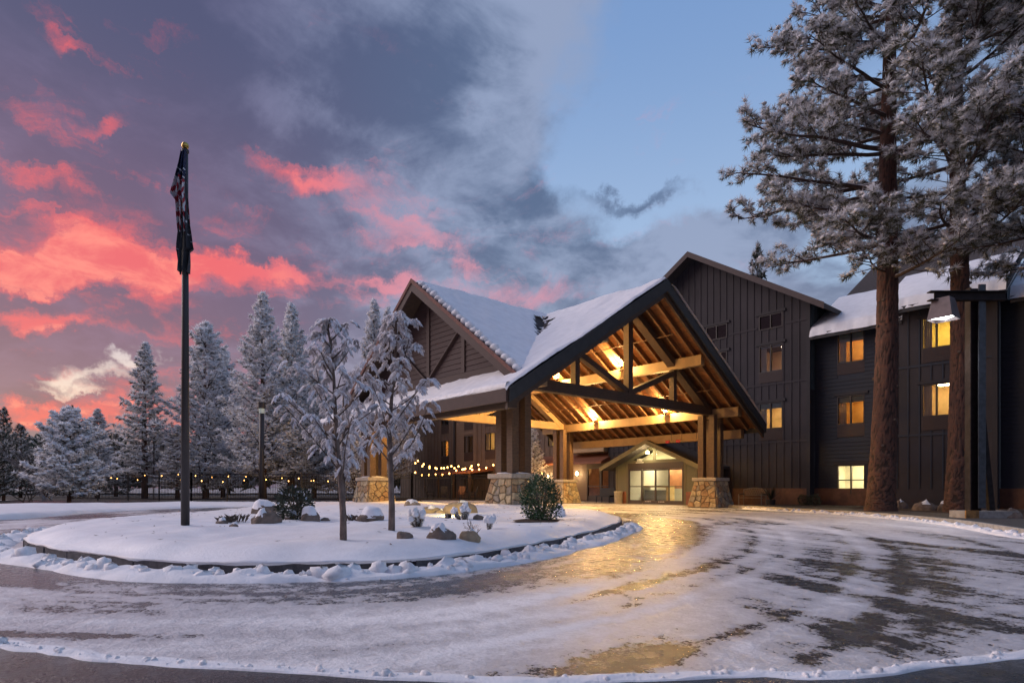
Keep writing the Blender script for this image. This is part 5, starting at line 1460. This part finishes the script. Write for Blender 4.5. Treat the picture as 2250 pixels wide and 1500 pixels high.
rock('rounded tan boulder with a little snow right of the capped one', 1034, 1202, 54, 24, M_rock2, .32)
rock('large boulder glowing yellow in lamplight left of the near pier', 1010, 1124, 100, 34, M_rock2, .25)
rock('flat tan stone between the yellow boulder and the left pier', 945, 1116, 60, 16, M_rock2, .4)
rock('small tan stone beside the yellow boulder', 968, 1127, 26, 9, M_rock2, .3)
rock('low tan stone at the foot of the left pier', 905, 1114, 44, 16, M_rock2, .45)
rock('boulder right of the first pine trunk', 1978, 1116, 34, 22, None, .25, False, z=.11)
rock('wide boulder between the two pine trunks', 2035, 1120, 60, 22, None, .25, False, z=.11)
rock('boulder left of the second pine trunk', 2076, 1121, 34, 22, None, .25, False, z=.11)
rock('brown boulder right of the lamp post base', 2222, 1138, 44, 22, None, .15, False, z=.11)
rock('rounded boulder behind the lamp post base', 2165, 1124, 36, 20, None, .3, False, z=.11)
# a floodlight hidden behind stones lights the yellow boulder
fl = thing('garden_floodlight', 'small ground floodlight shining on the yellow boulder and left pier', 'light fixture', on_isle(985, 1138))
MB().box(-.06,.06,-.05,.05,0,.10).build('housing', M_black, fl); MB().box(-.045,.045,.05,.055,.02,.09).build('lens', M_lampglow, fl)
l = bpy.data.lights.new('garden_floodlight_lamp','SPOT'); l.energy = 170; l.color = (1,.70,.16); l.spot_size = 1.7; l.spot_blend = .8; l.shadow_soft_size = .06
lo = bpy.data.objects.new('lamp', l); C.objects.link(lo); lo.parent = fl; lo.location = (0,.02,.22); tgt = on_isle(1000, 1122)+Vector((0,0,.35))-fl.location-lo.location
lo.rotation_euler = (tgt*-1).to_track_quat('Z','Y').to_euler()

def shrub_leaves(label, loc, rx, rz, n, seed, m_, ln, name='shrub', stems=True, snow=0.0):
    global rng
    rng = np.random.default_rng(seed); t = thing(name, label, 'shrub', loc)
    d = unit_rows(rng.normal(size=(n,3))); d[:,2] = np.maximum(d[:,2], -.78)
    r = rng.uniform(.30,1,n)**.5*(.62+.72*fbm(d[:,0]*3.4+9, d[:,1]*3.4+d[:,2]*3, seed)) + (rng.random(n) < .05)*rng.uniform(0,.2,n)
    P = d*r[:,None]*np.array([rx,rx,rz*.62]) + np.array([0,0,rz*.48])
    D = unit_rows(d+rng.normal(0,.55,(n,3))+np.array([0,0,.4])); L = rng.uniform(.7,1.2,n)*ln
    V = leafs(P, D, L, L*.26); mi = (rng.random(n) < snow*(d[:,2]+.6)).astype(int)
    soup('leaves', V, [m_, M_snowclump], mi, t)
    q = MB(); r_ = random.Random(seed)
    for i in range(14): 
        a = r_.uniform(0,6.28); e = Vector((math.cos(a)*rx*r_.uniform(.3,.8), math.sin(a)*rx*r_.uniform(.3,.8), rz*r_.uniform(.5,.9))); q.tube([(0,0,-.03),e*.5+Vector((0,0,.05)),e],[.016,.011,.005],5,False)
    q.build('stems', M_twig, t)
    return t
b = on_isle(1188, 1146); k = px(b)
hs = shrub_leaves('round glossy green shrub in front of the near stone pier', b-Vector((0,0,.05)), 46*k, 98*k, 5200, 5, M_leaf, .052)
q = MB(); q.lathe([(.62,.0),(.5,.02),(.1,.03)], 20, (b.x,b.y,b.z+.004)); o = q.build('mulch_patch', M_soil); tag(o, 'bare dark mulch under the green shrub', 'mulch', kind='structure')
for i,(u,v,w_,lb) in enumerate(((1164,1139,12,'small round snow lump at the left foot of the green shrub'),(1228,1134,19,'snow lump resting on the right side of the green shrub'))):
    b = on_isle(u,v); k=px(b); o = MB().blob((b.x,b.y,b.z+w_*k*.5), w_*k*.75,w_*k*.75,w_*k*.8, i, 14, 9, .2, -.8).build('snow_lump', M_snow, None, True); tag(o, lb, 'snow', 'snow lumps by the green shrub')
b = on_isle(648, 1138); shrub_leaves('dark needled shrub among the boulders right of the flagpole', b, .40, .62, 1600, 9, M_needle2, .08, snow=.05)
def snowy_shrub(label, u, v, w, h, n, seed, r=.05):
    """upright stubby shoots, each wearing a cap of snow"""
    b = on_isle(u, v); k = px(b); r_ = random.Random(seed); t = thing('dwarf_pine', label, 'shrub', b-Vector((0,0,.03)), group='snow-capped dwarf shrubs'); q = MB(); s = MB(); P=[];D=[]
    for i in range(n):
        a = r_.uniform(0,6.28); rr = r_.random()**.5; e = Vector((math.cos(a)*rr*w*k*.5, math.sin(a)*rr*w*k*.5, h*k*(1-.55*rr*r_.random()-.05)))
        q.tube([(e.x*.25,e.y*.25,0),(e.x*.7,e.y*.7,e.z*.5),e],[.012,.010,.008],4,False)
        s.blob((e.x,e.y,e.z), r*r_.uniform(.7,1.2)*h*k/.35, r*r_.uniform(.7,1.2)*h*k/.35, r*1.2*h*k/.35, i, 9, 7, .25, -.8)
        for _ in range(14): f = r_.uniform(.15,.9); P.append((e.x*(.25+.75*f), e.y*(.25+.75*f), e.z*f)); D.append((e.x+r_.gauss(0,.1), e.y+r_.gauss(0,.1), .22))
    q.build('stems', M_twig, t); s.build('snow', M_snowclump, t, True)
    V, mi = tufts(np.array(P), unit_rows(np.array(D)), np.full(len(P), .075*h*k/.35), 9, .07, .8, .45); soup('needles', V, [M_needle, M_frost2, M_frost], mi, t)
snowy_shrub('snow-capped dwarf shrub right of the straight young tree', 916, 1156, 44, 42, 15, 3)
snowy_shrub('wide snow-capped dwarf shrub in front of the yellow boulder', 1018, 1141, 56, 36, 18, 4, .042)
snowy_shrub('three stacked balls of snow on a stub near the front boulders', 1073, 1180, 26, 30, 4, 8, .09)
b = on_isle(1037, 1180); bare_shrub('few thin bare twigs poking out of the snow behind the front boulders', b, .36, 7, 8, M_twig, 'bare_twigs', .5, .005)
def grass(label, u, v, n, L, seed):
    b = on_isle(u, v); r_ = random.Random(seed); q = MB()
    for i in range(n):
        a = r_.uniform(0,6.28); p = Vector((r_.gauss(0,.10),r_.gauss(0,.10),-.02)); d = Vector((math.cos(a)*.3,math.sin(a)*.3,1)).normalized()*L*r_.uniform(.5,1)
        s = Vector((-d.y,d.x,0)).normalized()*.004; q.add([p-s,p+s,p+d*.6+s*.7+Vector((0,0,.01)),p+d+Vector((math.cos(a)*.06,math.sin(a)*.06,-.03))],[(0,1,2,3)])
    o = q.build('dry_grass', M_twig); o.location = b; tag(o, label, 'grass', kind='stuff')
grass('tuft of dry grass between small stones near the flagpole', 512, 1149, 60, .24, 1)
grass('thin dry grass right of the boulder group', 776, 1139, 26, .22, 2)

# bits of bark and needles blown over the snow
q = MB(); r_ = random.Random(17)
for i in range(420):
    a = r_.uniform(0,6.28); s = r_.random()**.5*.97; R0 = float(np.interp(a-2*PI*(a>PI), _ang, _rad)); x = ISLE_C[0]+math.cos(a)*s*R0; y = ISLE_C[1]+math.sin(a)*s*R0; z = float(isle_z(x,y))
    d = r_.uniform(0,6.28); L = r_.uniform(.015,.06); c = Vector((x,y,z+.006)); u_ = Vector((math.cos(d),math.sin(d),0))*L; v_ = Vector((-math.sin(d),math.cos(d),0))*L*.3
    q.add([c-u_,c+v_,c+u_+Vector((0,0,.01)),c-v_],[(0,1,2,3)])
o = q.build('fallen_needles', M_twig); tag(o, 'scattered bits of bark and needles on the island snow', 'debris', kind='stuff')
rock('low brown boulder behind the dark shrub', 655, 1120, 40, 14, None, .4)
rock('bare brown stone at the back of the island left of the near pier', 1052, 1134, 34, 12, None, .2)
# ================================================================== flagpole with two drooping flags
fb = on_isle(407, 1158); kf = px(fb); Zf = kf*1320; ftop = zh(331, Zf)
fp = thing('flagpole', 'tall dark flagpole with a gold ball on the snowy island', 'flagpole', (fb.x,fb.y,fb.z-.05))
MB().tube([(0,0,0),(0,0,ftop-fb.z)], [.068,.045], 14).build('pole', M_pole, fp, True)
MB().lathe([(.03,0),(.06,.02),(.06,.06),(.02,.08)], 12, (0,0,ftop-fb.z)).build('truck', M_pole, fp)
MB().blob((0,0,ftop-fb.z+.13), .058,.058,.058, 0, 18, 12, 0, -1).build('ball', M_gold, fp, True)
def flag(label, name, ztop, zbot, outline, mats, paint, seed):
    """cloth hanging in folds; outline gives left and right edges in pixels of the pole axis, top to bottom"""
    rows, cols = 60, 44; V = []; mi = []
    t = np.linspace(0,1,rows); o_ = np.array(outline, float)
    l_ = np.interp(t, o_[:,0], o_[:,1])*kf; r_ = np.interp(t, o_[:,0], o_[:,2])*kf
    s = np.linspace(0,1,cols)
    for i in range(rows):
        x = l_[i]+(r_[i]-l_[i])*s; fold = .075*np.sin(s*15+t[i]*2.5+seed)*(.35+.65*t[i])+.02*np.sin(s*31+seed)
        xx = x+.02*np.cos(s*15+t[i]*2.5+seed); zz = ztop+(zbot-ztop)*t[i]
        V.append(np.stack([CA*xx - (-SA)*0 + SA*(fold+.06)*1.0, SA*xx - CA*(fold+.06)*1.0, np.full(cols, zz)-.10*np.abs(s-.5)*t[i]],-1))
    V = np.vstack(V); F = grid_faces(cols, rows)
    ii, jj = np.divmod(np.arange(len(F)), cols-1)
    mi = [paint(i/(rows-2), j/(cols-2)) for i,j in zip(ii,jj)]
    o = fast(name, V, F, mats, mi, None, True); o.location = (fb.x,fb.y,0)
    return tag(o, label, 'flag')
F_w = mat('flag_white',(.55,.55,.60),.85); F_r = mat('flag_red',(.30,.02,.035),.85); F_b = mat('flag_blue',(.014,.02,.06),.85); F_k = mat('flag_grey',(.035,.035,.045),.85); F_k2 = mat('flag_slate',(.075,.075,.09),.85)
def us(t, s):
    if t < .36:
        if t > .20 and (int(t*70)+int(s*12)*3) % 7 == 0: return 0
        return 2 if (t < .31 or s > .42) else (1 if int((t*12+s*5)) % 2 else 0)
    k = t*15 + (abs(s-.52)*-7 if t < .7 else s*5)
    return 1 if int(k) % 2 else 0
flag('flag with red and white stripes and a starred blue field drooping on the flagpole', 'striped_flag', zh(336,Zf), zh(512,Zf), [(0,-3,5),(.15,-7,5),(.36,-16,6),(.52,-24,7),(.60,-12,8),(.85,-11,10),(1,-10,11)], [F_w,F_r,F_b], us, 1.0)
def dk_(t, s):
    if .08 < t < .60 and (int(t*40)*5+int(s*18)*3) % 23 == 0: return 1
    return 2 if s < .32 else 0
flag('dark flag with small white marks drooping below the striped flag', 'dark_flag', zh(470,Zf), zh(597,Zf), [(0,2,9),(.15,-4,12),(.50,-13,18),(.60,-15,21),(.64,-14,12),(.85,-13,12),(1,-12,11)], [F_k,F_w,F_k2], dk_, 2.2)

# ================================================================== lamps
q = at(575, 41.5); zt = zh(884, 41.5)
lp = thing('street_lamp', 'dark round lamp post standing at the pool fence', 'street lamp', (q.x,q.y,0))
MB().tube([(0,0,-.1),(0,0,zt-.75)], .17, 12).build('post', M_pole, lp, True)
MB().lathe([(.24,zt-.42),(.26,zt-.40),(.26,zt),(.05,zt+.02)], 16).build('lamp_head', M_pole, lp)
MB().lathe([(.17,zt-.75),(.20,zt-.44),(.20,zt-.42),(.05,zt-.42)], 14).build('diffuser', mat('pale_diffuser',(.5,.55,.5),.4,emit=((.75,.9,.75),.08)), lp)
q = at(338, 50); zt = zh(973, 50)
lp = thing('street_lamp', 'thin distant lamp post left of the flagpole behind the fence', 'street lamp', (q.x,q.y,0))
MB().tube([(0,0,-.1),(0,0,zt)], .05, 8).build('post', M_pole, lp); MB().box(-.25,.35,-.12,.12,zt,zt+.12).build('lamp_head', M_pole, lp)
# steel lamp at the right
Zl = 17.5; q = at(2138, Zl); kz = Zl/1320
sl = thing('steel_lamp_post', 'weathered steel lamp post with a bracket arm and hanging square shade', 'street lamp', (q.x,q.y,.10), math.atan2(SA,CA))
zA = zh(655, Zl)-.1
s_ = MB(); s_.box(-.16,-.13,-.11,.11,.22,zA+.28); s_.box(.13,.16,-.11,.11,.22,zA+.28); s_.box(-.129,.129,-.012,.012,.22,zA+.28); s_.build('post', M_steel, sl)
MB().box(.02,.22,-.20,-.16,.3,zA+.34).build('post_plate', M_galv, sl)
a = MB(); x0,x1 = (2030-2138)*kz, (2196-2138)*kz
a.box(x0,x1,-.30,-.12,zA+.10,zA+.13); a.box(x0,x1,-.30,-.12,zA-.14,zA-.11); a.box(x0+.15,x1,-.22,-.20,zA-.109,zA+.099); a.build('arm', M_steel, sl)
sx = (2062-2138)*kz; zs = zh(684, Zl)-.1
MB().box(sx-.05,sx+.05,-.25,-.17,zs+.28,zA-.14).build('hanger', mat('red_steel',(.22,.08,.06),.6), sl)
sh = MB(); w0,w1,h_ = .22,.32,.62; cyy = -.21
sh.add([(sx-w0,cyy-w0,zs+.30),(sx+w0,cyy-w0,zs+.30),(sx+w0,cyy+w0,zs+.30),(sx-w0,cyy+w0,zs+.30),(sx-w1,cyy-w1,zs-.30),(sx+w1,cyy-w1,zs-.30),(sx+w1,cyy+w1,zs-.30),(sx-w1,cyy+w1,zs-.30)],
       [(0,1,2,3),(0,4,5,1),(1,5,6,2),(2,6,7,3),(3,7,4,0)])
sh.v = [(sx+(p[0]-sx)*.80-(p[1]-cyy)*.56, cyy+(p[0]-sx)*.56+(p[1]-cyy)*.80, p[2]) for p in sh.v]
so = sh.build('lamp_shade', mat('shade_metal',(.11,.085,.09),.5,.2,4,metal=.2), sl); so.location = (0,0,0)
MB().box(sx-.2,sx+.2,cyy-.2,cyy+.2,zs-.24,zs-.20).build('lamp_panel', M_whiteglow, sl)
MB().beam(((2158-2138)*kz, .05, zh(900,Zl)-.1), ((2182-2138)*kz, .05, .05), .12, .16).build('brace', M_steel, sl)
MB().box((2105-2138)*kz,(2216-2138)*kz,-.35,.35,-.12,.22).build('footing', M_concrete, sl)
MB().box((2100-2138)*kz,(2128-2138)*kz,-.40,-.352,-.10,.24).build('footing_plate', mat('rust_plate',(.30,.15,.04),.7,.4,8), sl)
l = bpy.data.lights.new('steel_lamp_light','SPOT'); l.energy = 90; l.color = (.95,.97,1); l.spot_size = 2.1; l.spot_blend = .6; l.shadow_soft_size = .25
lo = bpy.data.objects.new('lamp', l); C.objects.link(lo); lo.parent = sl; lo.location = (sx,cyy,zs-.32)

# ================================================================== pool fence with string lights
FP = [at(150, 47), at(420, 44.5), at(745, 43.0), at(905, 46), at(1075, 47.5)]
fence = thing('pool_fence', 'black metal picket fence across the lawn behind the drive', 'fence', (0,0,0))
pk = MB()
for a, b in zip(FP, FP[1:]):
    n = int((b-a).length/2.4); 
    for z in (.15, 1.72, 1.95): MB().beam(a+Vector((0,0,z)), b+Vector((0,0,z)), .05, .05).build('rail', M_fence, fence)
    for i in range(n+1):
        p = a.lerp(b, i/n); MB().box(p.x-.05,p.x+.05,p.y-.05,p.y+.05,0,2.1).build('post', M_fence, fence)
    m_ = int((b-a).length/.13)
    for i in range(m_): p = a.lerp(b, i/m_); pk.box(p.x-.012,p.x+.012,p.y-.012,p.y+.012,.1,1.98)
po = pk.build('pickets', M_fence, fence); po['kind'] = 'stuff'
bulb_me = None
def string(label, pts, sag, sp, r=.038, light=0):
    global bulb_me
    t = thing('string_lights', label, 'string lights', (0,0,0), group='strings of warm bulbs')
    cable = MB(); tot = []
    for a, b in zip(pts, pts[1:]):
        n = max(4, int((b-a).length/.4)); L = [a.lerp(b, i/n) - Vector((0,0,sag*4*(i/n)*(1-i/n))) for i in range(n+1)]
        cable.tube(L, .012, 4, False); m_ = max(2, int((b-a).length/sp))
        for i in range(m_):
            x = (i+.5)/m_; p = a.lerp(b, x) - Vector((0,0,sag*4*x*(1-x)+.10))
            if bulb_me is None:
                o = MB().blob((0,0,0),1,1,1.25,0,8,6,0,-1).build('bulb', M_bulb, t, True); bulb_me = o.data
            else: o = link('bulb', bulb_me, t)
            o.location = p; o.scale = (r,r,r); tot.append(p)
    cable.build('cable', M_black, t)
    return tot
def up(u, v, Z): p = at(u, Z); p.z = zh(v, Z); return p
string('upper string of warm bulbs along the left half of the fence', [up(188,1044,46), up(300,1038,46), up(410,1036,46)], .18, 1.2)
string('upper string of warm bulbs along the right half of the fence', [up(412,1038,45), up(520,1040,45), up(640,1044,45), up(770,1050,45)], .22, 1.1)
string('lower sagging string of warm bulbs behind the fence', [up(190,1040,52), up(420,1050,50), up(560,1048,49), up(760,1046,48)], .25, 1.9)
string('long terrace string of bulbs running from the left wing to the near pier', [up(905,1010,50), up(1000,1018,48), up(1092,1014,46)], .45, .62, .062)
string('upper terrace string of bulbs sagging below the left wing windows', [up(912,1005,52), up(990,1022,50), up(1060,1012,49)], .4, .62, .062)
string('low terrace string of bulbs near the snowy boughs', [up(905,1030,50), up(950,1038,49), up(1010,1026,48), up(1045,1012,48)], .25, .62, .062)
string('short string of bulbs seen between near pier and back pier', [up(1150,1030,44), up(1260,1034,43)], .15, .9, .06)
for i,(u,v,Z) in enumerate(((985,1022,48.5),(1050,1016,47.5),(1200,1030,43))):
    l = bpy.data.lights.new('string_glow','POINT'); l.energy = 90; l.color = (1,.46,.12); l.shadow_soft_size = .8
    lo = bpy.data.objects.new('string_glow', l); C.objects.link(lo); p = up(u,v,Z); lo.location = p + Vector((0,.3,.1))
    lo.parent = [o for o in C.objects if o.name.startswith('string_lights')][3 if i < 2 else 6]
# terrace furniture
def chair(label, u, v, rz, m_):
    p = gp(u, v, 0); t = thing('terrace_chair', label, 'chair', p, rz, group='terrace chairs')
    MB().box(-.30,.30,-.28,.28,.38,.43).build('seat', m_, t)
    MB().beam((0,.24,.43),(0,.46,1.08),.56,.05,(0,1,0)).build('backrest', m_, t)
    for x in (-.27,.27):
        for y in (-.24,.22): MB().box(x-.03,x+.03,y-.03,y+.03,0,.379).build('leg', m_, t)
        MB().box(x-.05,x+.05,-.30,.36,.60,.635).build('armrest', m_, t)
        MB().box(x-.02,x+.02,-.27,-.23,.431,.599).build('arm_support', m_, t)
M_tc = mat('chair_wood',(.20,.10,.05),.6); M_tcd = mat('chair_dark',(.02,.02,.022),.6)
chair('orange-brown terrace chair catching the string light', 1012, 1097, .6, M_tc)
chair('dark terrace chair left of the near stone pier', 1038, 1098, -.5, M_tcd)
chair('dark terrace chair farther left on the terrace', 975, 1096, .9, M_tcd)
chair('dark terrace chair at the left end of the terrace', 945, 1097, 2.4, M_tcd)
tp_ = gp(1060, 1097); tt = thing('terrace_table', 'small dark terrace table beside the near pier', 'table', tp_)
MB().lathe([(.42,.70),(.45,.72),(.45,.74),(.1,.75)], 18).build('table_top', M_tcd, tt); MB().tube([(0,0,.02),(0,0,.70)], .04, 8).build('leg', M_tcd, tt); MB().lathe([(.28,0),(.28,.02),(.05,.04)], 16).build('base', M_tcd, tt)

# ================================================================== at the doors
def planter(u, v, label, r0, r1, h):
    p = gp(u, v, .012); t = thing('planter', label, 'planter', p, group='pale planters beside the doors')
    MB().lathe([(r0*.9,0),(r0,.03),(r1,h-.06),(r1*1.06,h-.05),(r1*1.06,h),(r1*.9,h),(r1*.86,h-.05)], 22).build('pot', mat('pale_pot',(.46,.41,.32),.8,.12,6), t, True)
planter(1359, 1105.5, 'pale cylindrical planter left of the sliding doors', .25, .27, .74)
planter(1514, 1106.5, 'pale tapered planter between the doors and the right-hand pier', .20, .29, .78)
bp = Vector((wx(1653,30.5), 30.5, .012))
be = thing('garden_bench', 'metal garden bench with an arched lattice back right of the right-hand pier', 'bench', bp)
mb_ = mat('bench_metal',(.20,.17,.12),.4,metal=.6)
W = .62
for x in (-W, W):
    for y, hh in ((-.26,.62),(.26,.86)): MB().tube([(x,y,0),(x,y,hh)], .02, 6).build('leg', mb_, be)
    MB().tube([(x,-.27,.62),(x,.27,.64)], .022, 6).build('armrest', mb_, be)
for i in range(7): MB().box(-W,W,-.26+i*.075,-.21+i*.075,.42,.44).build('seat_slat', mb_, be)
MB().tube([(-W+2*W*i/12, .26, .86+.10*math.sin(PI*i/12)) for i in range(13)], .022, 6).build('back_rail', mb_, be); MB().tube([(-W,.26,.56),(W,.26,.56)], .02, 6).build('back_rail', mb_, be)
for i in range(12):
    a = -W+2*W*(i+.2)/13; 
    for s in (0,1):
        x0_,x1_ = (a,a+.16) if s else (a+.16,a); x0_=min(x0_,W); x1_=min(x1_,W)
        MB().tube([(x0_,.26,.57),(x1_,.26,.86+.10*math.sin(PI*(x1_+W)/(2*W)))], .009, 4).build('lattice_bar', mb_, be)
sp_ = Vector((wx(1694,30.4),30.4,.012))
po_ = thing('potted_plant', 'dark spiky plant beside the bench against the wall', 'plant', sp_)
MB().lathe([(.14,0),(.2,.02),(.22,.35),(.16,.36)], 14).build('pot', M_black, po_)
q = MB(); r_ = random.Random(2)
for i in range(46):
    a = r_.uniform(0,6.28); d = Vector((math.cos(a)*r_.uniform(.2,.6),math.sin(a)*r_.uniform(.2,.6),r_.uniform(.4,.85))); s = Vector((-math.sin(a),math.cos(a),0))*.018; p0 = Vector((0,0,.34))
    q.add([p0-s,p0+s,p0+d*.6+s,p0+d,p0+d*.6-s],[(0,1,2,3,4)])
q.build('leaves', mat('dark_leaf',(.02,.03,.02),.6), po_)
for i,(u,lb) in enumerate(((1766,'low grey-green shrub against the gable wall'),(1790,'low shrub at the corner of the gable wall'))):
    shrub_leaves(lb, Vector((wx(u,31.0),31.0,.1)), .3, .5, 500, 60+i, mat('dull_leaf',(.05,.055,.03),.7), .08)
lbn = thing('lounge_bench', 'dark upholstered bench left of the entrance beside the french doors', 'bench', (wx(1330,30.6),30.6,.012))
MB().box(-.6,.6,-.3,.3,.36,.46).build('seat', M_tcd, lbn); MB().box(-.6,.6,.22,.32,.461,.95).build('backrest', M_tcd, lbn)
for x in (-.55,.55):
    for y in (-.25,.27): MB().box(x-.03,x+.03,y-.03,y+.03,0,.359).build('leg', M_tcd, lbn)
